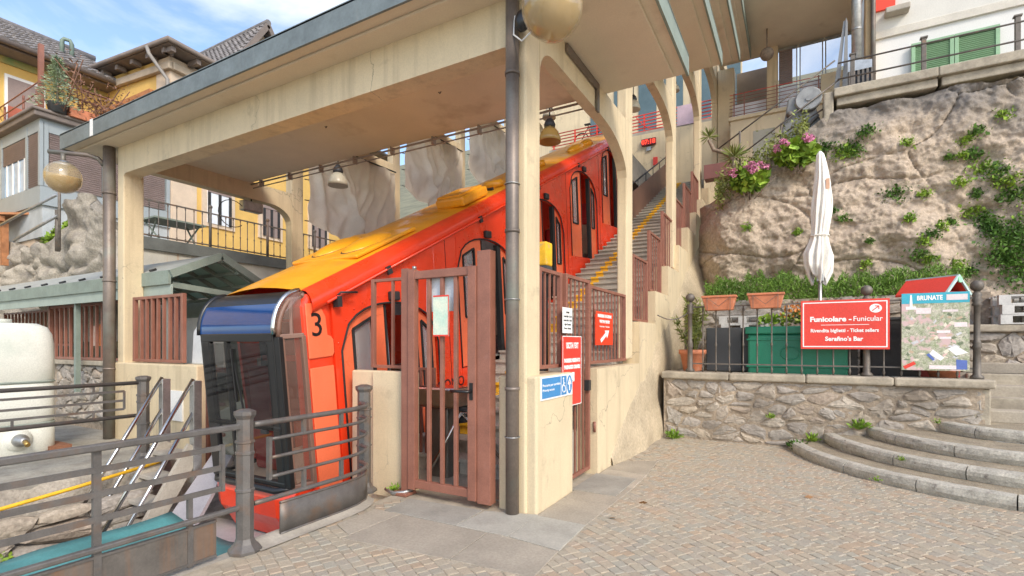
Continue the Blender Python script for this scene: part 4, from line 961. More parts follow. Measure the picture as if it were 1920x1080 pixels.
# --- pot with grassy plant
PO = thing('potted_plant', 'terracotta pot with tall lance leaved plant behind the left ball post', 'potted plant', (-1.56,9.06,1.085))
b = MB(); b.lathe([(.14,0),(.15,.02),(.20,.28),(.225,.29),(.225,.36),(.20,.36),(.19,.30)],(0,0,0),20); b.build('pot', TERRA, PO, local=True)
b = MB(); b.lathe([(.0,.32),(.19,.32)],(0,0,0),14); b.build('soil', PEBBLE, PO, local=True)
b = MB(); st = MB(); r_ = random.Random(4)
for i in range(11):
    a = r_.random()*6.28; l = r_.uniform(.05,.22); h = r_.uniform(.45,.95); p0 = (.07*math.cos(a),.07*math.sin(a),.32); p1 = (l*1.5*math.cos(a),l*1.5*math.sin(a),.32+h)
    st.tube([p0,((p0[0]+p1[0])/2*1.0,(p0[1]+p1[1])/2,(.34+p1[2])/2+.05),p1],.008,5)
    for k in range(60):
        t = r_.uniform(.3,1.08); c0 = [p0[q]+(p1[q]-p0[q])*t for q in range(3)]; leaf(b,(c0[0]+r_.gauss(0,.03),c0[1]+r_.gauss(0,.03),c0[2]+r_.gauss(0,.03)),r_.uniform(.1,.2),(r_.gauss(0,1),r_.gauss(0,1),r_.gauss(.5,.6)),.16,r_)
st.build('stem', OLIVE, PO, local=True); b.build('foliage', OLIVE, PO, local=True)
# --- grey box, green trough, rattan screens
GB = thing('grey_cabinet', 'dark grey cabinet standing behind railing between pot and green trough', 'cabinet', (-1.03,9.45,1.04))
b = MB(); b.box(-.34,.22,-.2,.2,.04,.78); b.build('body', GREYPL, GB, local=True, bevel=.015)
b = MB(); b.box(.225,.36,-.15,.15,.04,.78); b.build('side_unit', GALV and GREYPL, GB, local=True, bevel=.01)
b = MB(); b.box(.227,.355,-.153,-.148,.45,.46); b.build('joint', BLACK, GB, local=True)
GT = thing('green_trough', 'large green plastic planter trough with moulded rim behind the railing', 'planter', (-.02,9.25,1.04))
b = MB(); b.box(-.68,.68,-.22,.22,0,.66); b.build('body', GREENPL, GT, local=True, bevel=.03)
b = MB(); b.box(-.72,.72,-.26,.26,.66,.78); b.build('rim', GREENPL, GT, local=True, bevel=.02)
for z in (.56,.13): b = MB(); b.box(-.70,.70,-.235,.235,z,z+.03); b.build('moulding', GREENPL, GT, local=True, bevel=.008)
b = MB(); b.tube([(.02+.13*math.cos(a)-.1,-.224,.36+.1*math.sin(a)) for a in [i*PI/8 for i in range(16)]],.012,6,closed=True); b.build('emblem', GREENPL, GT, local=True)
FL = thing('trough_flowers', 'orange and purple flowers with lime leaves growing in green trough', 'flowers', (0,9.25,1.82))
for m,seed,spots,sz,n in ((LIME,1,[(-.45,.10),(-.25,.12),(.1,.1)],.09,60),(ORANGEFL,2,[(-.1,.25),(.05,.3),(.2,.28),(.5,.2)],.055,70),(PURPLEFL,3,[(.12,.08),(.2,.06)],.05,50),(OLIVE,5,[(0,.15),(.3,.15),(-.1,.1)],.06,70)):
    b = MB(); r_ = random.Random(seed)
    for x,z in spots: blob(b,(x,0,z),.13,n,sz,.6,(1.2,1,.9),r_)
    b.build('bloom' if m in (ORANGEFL,PURPLEFL) else 'foliage', m, FL, local=True)
for nm,x0,x1,lab in (('rattan_screen',.62,.78,'narrow dark rattan planter between green trough and wide rattan planter'),('rattan_screen',.84,1.5,'wide dark woven rattan planter behind red sign and town map')):
    r = thing(nm, lab, 'planter', ((x0+x1)/2,9.25,1.04)); w = (x1-x0)/2
    b = MB(); b.box(-w,w,-.2,.2,.02,.85); b.build('woven_body', RATTAN, r, local=True, bevel=.01)
    b = MB(); b.box(-w-.01,w+.01,-.21,.21,.85,.89); b.build('rim', GREYPL, r, local=True, bevel=.006)
    b = MB()
    for i in range(13): b.box(-w-.004,w+.004,-.204,.204,.06+.06*i,.075+.06*i)
    o = b.build('weave', RATTAN, r, local=True); o['kind'] = 'stuff'
b = MB(); b.lathe([(.13,0),(.17,.12),(.18,.12),(.18,.16)],(1.75,9.0,1.04),16); tag(b.build('clay_saucer', TERRA), 'squat terracotta bowl on the terrace floor under the town map', 'bowl')
# --- little red play house roof
DH = thing('toy_house', 'small red roofed toy house with pale trim behind the town map', 'toy house', (1.80,9.7,.95))
b = MB(); b.box(-.2,.2,-.2,.25,.1,1.36); b.build('walls', M('toy_wall',(.30,.05,.05),.6), DH, local=True)
for s_ in (-1,1):
    b = MB(); b.extr([(0,-.28,1.56),(0,.4,1.56),(s_*.27,.4,1.31),(s_*.27,-.28,1.31)],(0,0,.03)); b.build('roof_panel', SIGNRED, DH, local=True)
    b = MB(); b.bar((0,-.29,1.575),(s_*.28,-.29,1.31),.025,.035); b.build('barge_board', M('toy_trim',(.45,.6,.58),.5) if s_<0 else bpy.data.materials['toy_trim'], DH, local=True)
b = MB(); b.box(-.015,.015,-.3,.41,1.565,1.595); b.build('ridge', bpy.data.materials['toy_trim'], DH, local=True)
b = MB(); b.extr([(.045*math.cos(a),-.315,1.52+.045*math.sin(a)) for a in [i*PI/6 for i in range(12)]],(0,.02,0)); b.build('medallion', M('toy_green',(.3,.65,.4),.5), DH, local=True)
DH.rotation_euler = (0,0,rad(50))
# --- closed parasol
UM = thing('closed_parasol', 'closed cream canvas parasol tied at the middle on a grey pole', 'parasol', (.32,9.6,1.04))
b = MB(); b.tube([(0,0,.05),(0,0,1.75)],.028,12); b.build('pole', GALV, UM, local=True)
b = MB(); b.lathe([(.26,0),(.26,.05),(.06,.07),(.04,.3)],(0,0,0),20); b.build('base', GREYPL, UM, local=True)
b = MB(); b.cbox((.0,0,1.62),(.1,.09,.22)); b.build('runner', GALV, UM, local=True, bevel=.01)
def can(u,v):
    a = u*2*PI; z = 3.62-v*2.02
    pr = [(0,.012),(.03,.055),(.12,.085),(.28,.125),(.50,.14),(.64,.115),(.68,.112),(.72,.13),(.82,.195),(.92,.18),(1,.10)]
    for (p,r),(q,s_) in zip(pr,pr[1:]):
        if p <= v <= q: rr = r+(s_-r)*(v-p)/(q-p)
    f = .72+.30*abs(math.sin(a*4+v*1.3+.4*noise.noise(Vector((a,v*4,0)))))+.10*math.sin(a*13+v*5+1)*(.4+v)+.13*noise.noise(Vector((math.cos(a)*2,math.sin(a)*2,v*6)))
    hem = (.16*math.sin(a*3)+.12*math.sin(a*5+1)+.05*math.sin(a*9))*max(0,v-.74)*4
    return (rr*f*math.cos(a)+.03*math.sin(v*5), rr*f*math.sin(a), z-hem*.6)
b = MB(); b.grid(can, 112, 80); b.build('canopy', CANVAS, UM, local=True, solid=.004)
b = MB(); b.tube([(.125*math.cos(a),.125*math.sin(a),2.25) for a in [i*PI/10 for i in range(20)]],.012,6,closed=True); b.build('tie_band', CANVAS, UM, local=True)
b = MB(); b.cbox((.10,-.12,3.05),(.05,.02,.16)); b.build('print_mark', M('print_orange',(.7,.42,.28),.8), UM, local=True)
# --- rosemary bed and cliff plants
b = MB(); r_ = random.Random(9)
for i in range(18000):
    x = r_.uniform(-1.6,2.35); t = r_.random(); z = 2.28+(.52+.30*noise.noise(Vector((x*2.2,0,1)))+.16*noise.noise(Vector((x*9,0,4))))*t**.8; y = 10.55+r_.random()*.85-.16*(1-t)
    if t > .85 and r_.random() < .4: z += .05*r_.random()
    leaf(b,(x,y,z),r_.uniform(.05,.12),(r_.gauss(0,.5),r_.gauss(-.3,.5),r_.gauss(.6,.5)),.16,r_)
o = b.build('rosemary', GRASS, kind='stuff'); tag(o,'low dense green rosemary strip along the foot of the cliff','ground cover')
TUFTS = [(1.55,4.29,.2),(2.0,4.25,.1),(2.38,3.71,.1),(2.22,3.63,.1),(2.06,3.47,.12),(1.93,3.36,.12),(1.88,3.14,.14),(2.02,3.04,.12),(.75,3.91,.1),(1.75,3.79,.1),(.91,5.26,.22),(.78,5.22,.2),(1.13,5.51,.15),(1.75,5.21,.1),(2.35,4.87,.08),(2.52,4.86,.08),(2.7,5.24,.12),(2.56,5.11,.1),(2.68,4.87,.14),(2.84,4.61,.22),(2.99,4.49,.18),(3.09,4.33,.2),(3.17,4.08,.2),(2.5,4.37,.14),(2.72,4.17,.12),(2.7,3.91,.16),(2.83,3.74,.16),(2.88,3.62,.14),(2.98,3.48,.2),(3.09,3.25,.3),(3.15,2.98,.3),(3.03,3.04,.2),(3.19,3.41,.3),(2.42,2.9,.16),(2.6,2.8,.14),(1.11,3.04,.1),(1.16,3.45,.07),(-.9,3.92,.1),(.57,4.1,.1),(0,3.76,.08),(.48,5.38,.15),(3.09,5.48,.12),(3.5,3.2,.4),(3.6,3.7,.4),(3.5,4.1,.35),(3.4,2.7,.4)]
def cliffpt(x,z): return cliff((x+2.0)/7.45, (z-1.0)/(ctop(x)-1.0))
for k,(m,nm,lab) in enumerate(((IVY,'cliff_ivy','dark ivy and weeds trailing over the right side of the cliff'),(LIME,'cliff_weeds','bright tufts of weeds rooted in the cracks of the cliff'))):
    b = MB(); r_ = random.Random(30+k)
    for i,(x,z,r) in enumerate(TUFTS):
        big = x > 2.75 and z < 3.7
        if (k == 0) != (big or i%2 == 0): continue
        c_ = cliffpt(x,z)
        n = int(1700*r) if not big else int(2100*r)
        for _ in range(n):
            a = r_.gauss(0,.55)*r; q = r_.gauss(0,.42)*r
            p = cliffpt(x+a, min(z+q, ctop(x)-.05)) if _%4 == 0 else (x+a, c_[1], z+q)
            leaf(b,(p[0],p[1]-r_.random()*.08-.01,p[2]),r_.choice((.025,.035,.045,.06,.08))*r_.uniform(.7,1.2),(r_.gauss(0,.7),r_.gauss(-.6,.5),r_.gauss(.1,.8)),r_.choice((.25,.5,.7)),r_)
    o = b.build(nm, m, kind='stuff'); tag(o, lab, 'weeds')
def hydrangea(x,y,z,r,seed,lab):
    h = thing('hydrangea', lab, 'shrub', (x,y,z), 'pink hydrangeas on the cliff edge'); r_ = random.Random(seed)
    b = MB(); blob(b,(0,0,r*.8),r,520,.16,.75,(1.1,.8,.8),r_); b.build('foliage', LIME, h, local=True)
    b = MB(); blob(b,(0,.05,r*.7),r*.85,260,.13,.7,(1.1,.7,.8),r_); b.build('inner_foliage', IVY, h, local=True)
    for i in range(13):
        a = r_.random()*6.28; e = r_.uniform(.1,1.1); p = (r*1.12*math.cos(a)*math.cos(e), -abs(r*.9*math.sin(a)*math.cos(e)), r*.8+r*.85*math.sin(e)); bl = MB(); blob(bl,p,.065,40,.045,.8,(1,1,.75),r_,.8); bl.build('bloom', PINK, h, local=True)
    b = MB()
    for i in range(5): b.tube([(r_.gauss(0,.05),0,-.15),(r_.gauss(0,.2),0,r*.8)],.012,5)
    b.build('stem', BARK, h, local=True)
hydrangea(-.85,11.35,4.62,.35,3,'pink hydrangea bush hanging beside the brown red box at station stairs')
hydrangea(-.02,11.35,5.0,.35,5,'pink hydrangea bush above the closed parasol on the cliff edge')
YU = thing('yucca', 'leaning yucca with two spiky rosettes beside the cream station pillar', 'yucca', (-1.25,11.5,5.05))
b = MB(); b.tube([(.12,0,-.25),(.08,0,.35),(-.08,.02,.52),(-.30,.03,.62),(-.40,.03,.85)],[.05,.045,.045,.04,.035],8); b.build('trunk', BARK, YU, local=True)
for c_,n,l in (((.1,0,.40),100,.32),((-.40,.03,.92),70,.24)):
    b = MB(); r_ = random.Random(n)
    for i in range(n):
        d = Vector((r_.gauss(0,1),r_.gauss(0,1),r_.gauss(.5,.8))).normalized(); leaf(b,Vector(c_)+d*l*.5,l,d,.085,r_)
    b.build('rosette', OLIVE, YU, local=True)
b = MB(); r_ = random.Random(12)
for i in range(2600):
    x = -1.5+1.7*r_.random()**1.3; zz = ctop(x)+r_.gauss(.0,.16)+.06*noise.noise(Vector((x*3,0,0))); leaf(b,(x,11.55+r_.uniform(-.3,.5),zz+.05),r_.uniform(.05,.11),(r_.gauss(0,.7),r_.gauss(-.4,.5),r_.gauss(.5,.5)),.35,r_)
o = b.build('edge_shrubs', OLIVE, kind='stuff'); tag(o,'scrubby olive green growth along the sloping cliff edge','weeds')
# weeds at the foot of the low wall and between kerbs
def weed(x,y,z,r,seed,lab,m=LIME,n=90):
    b = MB(); r_ = random.Random(seed)
    for i in range(n):
        d = Vector((r_.gauss(0,.6),r_.gauss(-.2,.5),r_.uniform(.3,1))).normalized(); leaf(b,Vector((x,y,z))+d*r*r_.uniform(.2,1),r*.5,d,.4,r_)
    tag(b.build('weed', m), lab, 'weed', 'weeds at the foot of the low wall')
weed(-1.75,8.5,.0,.16,1,'leafy weed at the left foot of the low stone wall'); weed(.02,8.45,.0,.17,2,'leafy weed where the lowest kerb meets the low wall',IVY,140)
weed(.18,8.6,.12,.13,3,'leafy weed beside the start of the second curved step'); weed(.75,8.6,.34,.15,4,'leafy weed growing from the low wall above third step')
weed(.74,6.72,.06,.06,5,'tiny moss tuft in the joint of the lowest kerb',LIME,40); weed(1.05,7.3,.2,.06,6,'tiny moss tuft in the joint of the second kerb',LIME,40)
weed(-.35,8.6,.42,.08,7,'small weed sprouting half way up the low stone wall'); weed(-3.66,4.02,.0,.09,8,'small weed at the foot of the pier beside the red gate post'); weed(1.6,8.55,.5,.07,9,'small weed on the low wall beside the top curved step',LIME,40)
# --- pallets
def pallet(loc, lab, grp, rz=0, m=None):
    p = thing('pallet', lab, 'pallet', loc, grp); p.rotation_euler = (0,0,rz)
    for i in range(5): b = MB(); b.box(-.38,.38,-.36+.15*i,-.25+.15*i,.118,.14); b.build('deck_board', m, p, local=True)
    for i in range(3): b = MB(); b.box(-.38,.38,-.36+.3*i,-.26+.3*i,0,.02); b.build('bottom_board', m, p, local=True)
    for i in range(3):
        for j in range(3): b = MB(); b.box(-.38+.315*i,-.25+.315*i,-.36+.3*j,-.26+.3*j,.02,.118); b.build('block', m, p, local=True)
    return p
PALW = M('pale_grey_timber', (.58,.57,.54), .8, var=.15, scale=8)
p0 = pallet((2.95,10.25,1.83),'bottom pale pallet of three on the upper stone wall','pale pallets stacked on the upper wall',0,PALW)
dup(p0,None,(2.96,10.25,1.972),rad(1),'middle pale pallet of three on the upper stone wall'); dup(p0,None,(2.94,10.25,2.114),rad(-1),'top pale pallet of three on the upper stone wall')
ords = ['lowest','second lowest','third lowest','fourth lowest','fifth lowest','second highest','highest']
for i in range(7): 
    q = dup(p0,None,(-.82+.01*(i%2),10.0,1.04+.142*i),rad(2*(i%3)-2),f'weathered pallet, {ords[i]} in the stack behind the grey cabinet'); q['group'] = 'pallets stacked behind the grey cabinet'
# --- parapet, its railing, white house
PP = thing('cliff_parapet', 'weathered concrete parapet coping along the top of the cliff', 'parapet', (3,12,6.2))
for i in range(4):
    x0 = .62+i*1.6; b = MB(); b.box(x0,x0+1.595,11.7,12.3,6.36,6.53); b.build('coping', COPING, PP, bevel=.02)
    b = MB(); b.box(x0+.05,x0+1.597,11.78,12.28,6.2,6.36); b.build('drip_course', COPING, PP, bevel=.02)
b = MB(); b.box(.45,.62,11.75,12.3,5.8,6.5); b.build('end_block', COPING, PP, bevel=.03)
PR = thing('parapet_railing', 'grey metal two rail fence on the cliff parapet before the white house', 'railing', (3,12.05,6.53))
for x in (.95,2.06,3.35,4.6):
    b = MB(); b.bar((x,12.05,6.53),(x,12.05,7.25),.07,.07,(1,0,0)); b.build('post', RUSTY if False else IRON, PR, bevel=.004)
    b = MB(); b.box(x-.055,x+.055,12.0,12.1,7.25,7.275); b.build('post_cap', IRON, PR)
for z in (7.14,6.82): b = MB(); b.tube([(.7,12.02,z),(6.5,12.02,z)],.016,6); b.build('rail', IRON, PR)
g = MB(); g.box(.6,8,12.3,18,5.5,6.5); structure('upper_path', g, CONC)
WH = thing('white_house', 'white rendered house with green shutters above the cliff', 'house', (4,14.6,6.5))
b = MB(); b.box(1.55,10,14.5,20,6.5,13); b.build('wall', WHITEWALL, WH)
b = MB(); b.box(1.57,10,14.44,14.5,8.62,8.80); b.build('moulding', M('moulding_cream',(.62,.58,.50),.9), WH, bevel=.01)
b = MB(); b.box(1.55,10,14.465,14.5,8.80,13); b.build('upper_render', M('upper_render',(.66,.64,.58),.9,var=.05), WH)
b = MB(); b.box(1.38,1.56,14.3,14.6,6.5,13); b.build('corner_board', M('tan_board',(.50,.36,.2),.8), WH)
b = MB(); b.box(1.45,1.95,14.4,14.46,9.25,10.5); b.build('red_panel', SIGNRED2, WH)
b = MB(); b.box(1.75,2.2,14.2,14.46,9.05,9.18); b.build('ledge', CONC, WH, bevel=.02)
wn = MB(); wn.box(2.26,3.72,14.47,14.497,7.05,8.28); W_ = wn.build('window', GLASS, WH)
for x0,x1 in ((2.24,2.98),(2.99,3.73)):
    for q in ((x0,x0+.07,7.0,8.3),(x1-.07,x1,7.0,8.3),(x0+.07,x1-.07,7.0,7.08),(x0+.07,x1-.07,8.22,8.3)):
        b = MB(); b.box(q[0],q[1],14.38,14.44,q[2],q[3]); b.build('shutter_frame', GREENSH, W_, bevel=.004)
    b = MB()
    for i in range(28): b.cbox(((x0+x1)/2,14.42,7.10+i*.04),(x1-x0-.14,.05,.012),0,rad(-38))
    o = b.build('slat', GREENSH, W_); o['kind'] = 'stuff'
b = MB(); b.bar((2.4,14.2,7.42),(3.85,14.2,7.42),.05,.07); b.build('shutter_stay', M('pale_green',(.35,.58,.45),.5), W_)
pipe('downpipe',1.52,14.25,6.4,13,.05,WH,PIPE); pipe('downpipe',1.18,14.0,7.5,13,.10,WH,GALV)
GX = thing('wire_basket', 'grey slatted planter cage at the foot of the thick pipe', 'planter', (1.15,13.4,7.2))
b = MB(); b.extr([(-.28,-.2,.25),(.24,-.2,.25),(.24,-.2,.42),(-.2,-.2,.5)],(0,.4,0)); b.build('lid', GALV, GX, local=True)
for i in range(7): b = MB(); b.box(-.26+.08*i,-.22+.08*i,-.2,-.17,-.15,.25); b.build('slat', IRON, GX, local=True)
b = MB(); b.box(-.26,.24,-.16,.2,-.3,.24); b.build('body', DARK, GX, local=True)
# --- iron handrail up the cliff edge, sheave monument, steel blade
HR = thing('cliff_handrail', 'thin iron handrails climbing from the station to cliff parapet past the sheave', 'handrail', (-.3,12.2,6))
for p,q in (((-1.6,12.35,5.95),(.66,12.1,7.25)),((-1.3,12.2,5.55),(.75,12.05,6.84)),((-.4,12.1,5.9),(.5,12.0,6.3))):
    b = MB(); b.tube([p,q],.016,6); b.build('rail', IRON, HR)
for x,z0,z1 in ((-1.1,5.2,6.2),(-.30,5.35,6.2)): b = MB(); b.tube([(x,12.15,z0),(x,12.15,z1)],.025,6); b.build('post', IRON, HR)
SH = thing('sheave_monument', 'grey cast iron cable sheave block with five holed wheel on the cliff edge', 'machine', (.08,12.2,5.40))
b = MB(); b.extr([(-.36,0,.1),(.42,0,.1),(.42,0,.55),(.30,0,.85),(.22,0,1.2),(-.18,0,1.36),(-.26,0,1.30),(-.30,0,1.0),(-.40,0,.55)],(0,.25,0)); b.build('frame', M('grey_cast_iron',(.22,.22,.215),.6,.3,var=.2,scale=5), SH, local=True, bevel=.03)
b = MB(); mt = Matrix.Rotation(PI/2,4,'X'); b.lathe([(.10,.0),(.235,.0),(.245,.02),(.245,.07),(.225,.09),(.05,.085),(.05,.11),(0,.11)],(.12,0,1.20),28,False,mt); w_ = b.build('wheel', M('grey_wheel',(.30,.30,.29),.5,.3,var=.2,scale=6), SH, local=True)
for i in range(5):
    a = i*2*PI/5+.3; h = MB(); h.lathe([(0.028,0),(.028,.012),(0,.012)],(.12+.13*math.cos(a),-.088,1.20+.13*math.sin(a)),10,False,mt); h.build('hole', BLACK, w_)
for h in [o for o in COL.objects if o.parent is w_]: h.location = (0,0,0)
b = MB(); b.bar((-.2,-.03,.35),(.3,-.03,.85),.05,.04); b.build('tie_bar', IRON, SH, local=True)
b = MB(); b.sphere((-.22,-.02,.97),.07,10,6); b.build('boss', IRON, SH, local=True)
BL = thing('steel_stay', 'pointed grey steel plate stay rising beside the cliff parapet', 'stay', (.72,12.2,6.5))
b = MB(); b.extr([(-.10,0,0),(.0,0,0),(.13,0,1.55),(.09,0,1.55)],(0,.05,0)); b.build('plate', M('dull_grey_plate',(.24,.24,.235),.6,.4), BL, local=True)
b = MB(); b.extr([(.06,-.03,0),(.16,-.03,0),(.16,-.03,1.5),(.13,-.03,1.6)],(0,.05,0)); b.build('plate', bpy.data.materials['dull_grey_plate'], BL, local=True)
# --- upper station building with balcony
UB = thing('upper_station_building', 'cream upper station hall with red railed balcony and tall reflective windows', 'building', (0,17,6))
b = MB(); b.box(-1.7,1.35,16.0,16.25,5.2,8.0); b.build('wall', CREAM, UB)
b = MB(); b.box(-1.1,-.55,15.985,16.0,6.6,7.6); b.build('grey_patch', M('grey_patch',(.42,.40,.33),.9), UB)
b = MB(); b.box(-1.75,1.4,15.93,18,8.0,8.1); b.build('balcony_slab', CREAM, UB, bevel=.01)
b = MB(); b.box(-1.95,1.4,13.6,16.62,9.98,10.3); b.build('roof_slab', SOFFIT, UB)
b = MB(); b.box(.55,1.36,15.9,16.2,8.1,8.75); b.build('parapet', CREAM, UB)
b = MB(); b.box(-.76,-.48,16.2,16.5,8.1,9.98); b.build('pillar', CREAM, UB)
b = MB(); b.box(-1.66,-.76,17.3,17.4,8.1,9.98); b.build('side_wall', M('dull_brown_panel',(.32,.27,.22),.8), UB)  # wall panel in plain dull brown
SKYG = M('sky_painted_glass', (.80,.86,.95), .12, .1, var=.08, fine=0)  # bright sky reflection put into the pale base colour
for x0,x1 in ((-.46,.0),(.05,.62),(.66,1.34)):
    f = MB()
    for q in ((x0,x0+.03,8.1,9.94),(x1-.03,x1,8.1,9.94),(x0+.03,x1-.03,8.1,8.15),(x0+.03,x1-.03,8.80,8.85),(x0+.03,x1-.03,9.88,9.94)): f.box(q[0],q[1],16.34,16.42,q[2],q[3])
    F_ = f.build('window_frame', GALV, UB)
    b = MB(); b.box(x0+.03,x1-.03,16.37,16.385,8.85,9.88); b.build('pane', M('thin_glass',(.8,.85,.9),.03,alpha=.12,fine=0) if x0 < -.4 else bpy.data.materials['thin_glass'], F_)
    b = MB(); b.box(x0+.03,x1-.03,16.345,16.415,8.15,8.80); b.build('lower_pane', M('pale_pane',(.72,.72,.76),.3) if x0 < -.4 else bpy.data.materials['pale_pane'], F_)
b = MB()
for i in range(16): b.box(-.45,-.12,16.31,16.335,8.88+.062*i,8.93+.062*i)
o = b.build('louvre', LOUVRE, UB); o['kind'] = 'stuff'
for i in range(7): b = MB(); b.tube([(-1.72,15.98,8.15+.1*i),(.55,15.98,8.15+.1*i)],.010,5); b.build('balcony_rail', BRICKRED if i < 6 else SIGNRED, UB)
for x in (-1.6,-1.33,-.5,.5): b = MB(); b.bar((x,15.98,8.1),(x,15.98,8.78),.03,.03,(1,0,0)); b.build('balcony_post', BRICKRED, UB)
b = MB(); b.box(-1.7,-.8,16.6,16.64,8.1,8.72); b.build('white_banner', bpy.data.materials['pale_pane'], UB)
b = MB(); b.sphere((-.71,15.2,9.3),.17,14,10); b.tube([(-.71,15.2,9.45),(-.71,15.2,9.98)],.02,6); tag(b.build('globe_lamp', BARK),'small brown globe lamp under the upper station soffit','lamp')
# gallery railing and clock in the hall
GR = thing('gallery_railing', 'red pipe railing along the gallery above the station stairs', 'railing', (-5,20.1,9.9))
for i in range(6): b = MB(); b.tube([(-9.3,20.08,9.95+.13*i),(-2.1,20.08,9.95+.13*i)],.022,6); b.build('rail', SIGNRED, GR)
for i in range(8): b = MB(); b.bar((-9.2+.98*i,20.08,9.8),(-9.2+.98*i,20.08,10.62),.05,.05,(1,0,0)); b.build('post', SIGNRED, GR)
b = MB(); b.tube([(-5.6+.05*i,20.02,10.55-.6*math.sin(min(1,i/14)*PI/2)) for i in range(22)],.016,5); b.build('brace', SIGNRED, GR)
b = MB(); b.box(-4.0,-3.2,19.99,20.02,9.85,10.6); tag(b.build('banner', M('lilac_banner',(.60,.45,.52),.7)), 'lilac banner on the red gallery railing', 'banner')
CK = thing('departure_clock', 'red digital clock on the cream wall under the gallery', 'clock', (-5.07,19.98,9.3))
b = MB(); b.box(-.28,.28,-.1,0,0,.26); b.build('case', M('dark_red_case',(.18,.01,.01),.4), CK, local=True, bevel=.01)
t = text('07:18', LED, None, (0,0,0), .24, (PI/2,0,0), .002, .004, 'CENTER', name='digits'); t.parent = CK; t.location = (0,-.105,.05)
b = MB(); b.box(-.09,.09,-.05,0,-.2,-.05); b.build('speaker', GALV, CK, local=True)
b = MB(); b.box(-4.9,-4.74,19.93,20.0,8.5,8.8); tag(b.build('alarm_box', SIGNRED), 'small red alarm box on the cream wall below the clock', 'box')
TM = thing('bicycles', 'dark bicycle leaning against the red gallery railing above car roof', 'bicycle', (-7.6,20.5,9.92))
for x in (-.5,.5):
    b = MB(); b.tube([(x+.33*math.cos(a),0,.34+.33*math.sin(a)) for a in [i*PI/10 for i in range(20)]],.025,6,closed=True); b.build('wheel', RUBBER, TM, local=True)
b = MB()
for p,q in (((-.5,0,.34),(-.2,0,.85)),((-.2,0,.85),(.35,0,.85)),((.35,0,.85),(.5,0,.34)),((-.5,0,.34),(0,0,.3)),((0,0,.3),(-.2,0,.95)),((0,0,.3),(.35,0,.8)),((.35,0,.8),(.32,0,1.05))): b.tube([p,q],.022,6)
b.build('frame', DARK, TM, local=True)
b = MB(); b.tube([(.32,-.28,1.05),(.32,.28,1.05)],.016,6); b.build('handlebar', DARK, TM, local=True)
b = MB(); b.cbox((-.22,0,.99),(.26,.14,.06)); b.build('saddle', BLACK, TM, local=True, bevel=.02)
TM.name = 'bicycle'
# ================================================================= LEFT SIDE
# --- tarpaulins hung between the left pillars
def tarp(k, lab, shape):
    y0, y1, zt0, zt1, zb0, zb1, zm = shape
    t = thing('tarpaulin', lab, 'tarpaulin', (-9.45,(y0+y1)/2,zb0), 'translucent tarpaulins between the left pillars'); r_ = random.Random(k)
    LN = [(r_.uniform(0,.45),r_.uniform(.1,.5),r_.uniform(.018,.035),r_.uniform(.06,.13)) for _ in range(5)]+[(r_.uniform(.55,1),-r_.uniform(.1,.5),r_.uniform(.018,.035),r_.uniform(.06,.13)) for _ in range(5)]
    def fn(u,v):
        y = y0+(y1-y0)*u; zt = zt0+(zt1-zt0)*u; zb = zb0+(zb1-zb0)*u-.32*math.sin(PI*u)
        z = zt+(zb-zt)*v
        f = .05*math.sin(u*23+k)*(1-v)**2 + .14*math.sin(PI*u)*math.sin(PI*min(1,v*1.1))
        for u0,s1,w_,am in LN: f += am*math.exp(-((u-u0-s1*v)/(w_*(.5+v)))**2)*(.35+v)
        f += .10*noise.noise(Vector((u*4,v*4,k))) + .035*noise.noise(Vector((u*14,v*9,k)))
        return (-9.46+f, y, z)
    b = MB(); b.grid(fn, 110, 60); b.build('sheet', TARP, t)
    b = MB(); b.tube([(-9.46,y0,zt0+.02),(-9.46,y1,zt1+.02)],.02,6); b.build('top_cord', DARK, t)
    for i in range(5): b = MB(); b.tube([(-9.46,y0+.01,zb0+(zt0-zb0)*i/4),(-9.5,y0-.08,zb0+(zt0-zb0)*i/4)],.012,5); b.build('tie', DARK, t)
tarp(1,'large grey tarpaulin nearest the front, behind the hanging bell lamp',(7.62,10.42,6.1,6.15,4.27,4.25,0))
tarp(2,'second grey tarpaulin uphill, over the middle of the yellow roof',(10.78,13.55,7.7,7.75,5.9,5.5,0))
tarp(3,'third grey tarpaulin, partly hidden by the corner downpipe',(13.95,16.7,9.3,9.35,7.3,6.9,0))
b = MB(); b.box(-9.75,-9.68,7.4,17,3.2,5.5)
# --- hanging lamps
def bell(x,y,z,L,lab,m=LAMPGLASS):
    l = thing('bell_lamp', lab, 'lamp', (x,y,z), 'bell shaped lamps under the canopy')
    b = MB(); b.lathe([(.19,0),(.185,.06),(.15,.16),(.09,.24)],(0,0,0),20); b.build('shade', m, l, local=True, solid=.008)
    b = MB(); b.lathe([(.09,.24),(.10,.30),(.075,.36),(.03,.42)],(0,0,0),14); b.build('holder', DARK, l, local=True)
    b = MB(); b.tube([(0,0,.40),(0,0,.42+L)],.012,6); b.build('stem', DARK, l, local=True)
    return l
bell(-7.9,7.05,4.66,.25,'bell lamp hanging in front of the large front tarpaulin')
bell(-3.7,7.9,5.0,1.0,'amber bell lamp hanging over car roof just right of the corner downpipe',AMBER)
bell(-2.45,8.6,5.55,.5,'small bell lamp hanging by the second cream pillar')
bell(-2.45,11.9,7.3,.5,'small bell lamp hanging by the third cream pillar')
bell(-6.2,13.2,8.0,.2,'bell lamp hanging before the third tarpaulin')
for o in list(COL.objects):
    if o.name.startswith('bell_lamp') and 'small' in o['label']: o.scale = (.62,.62,.62)
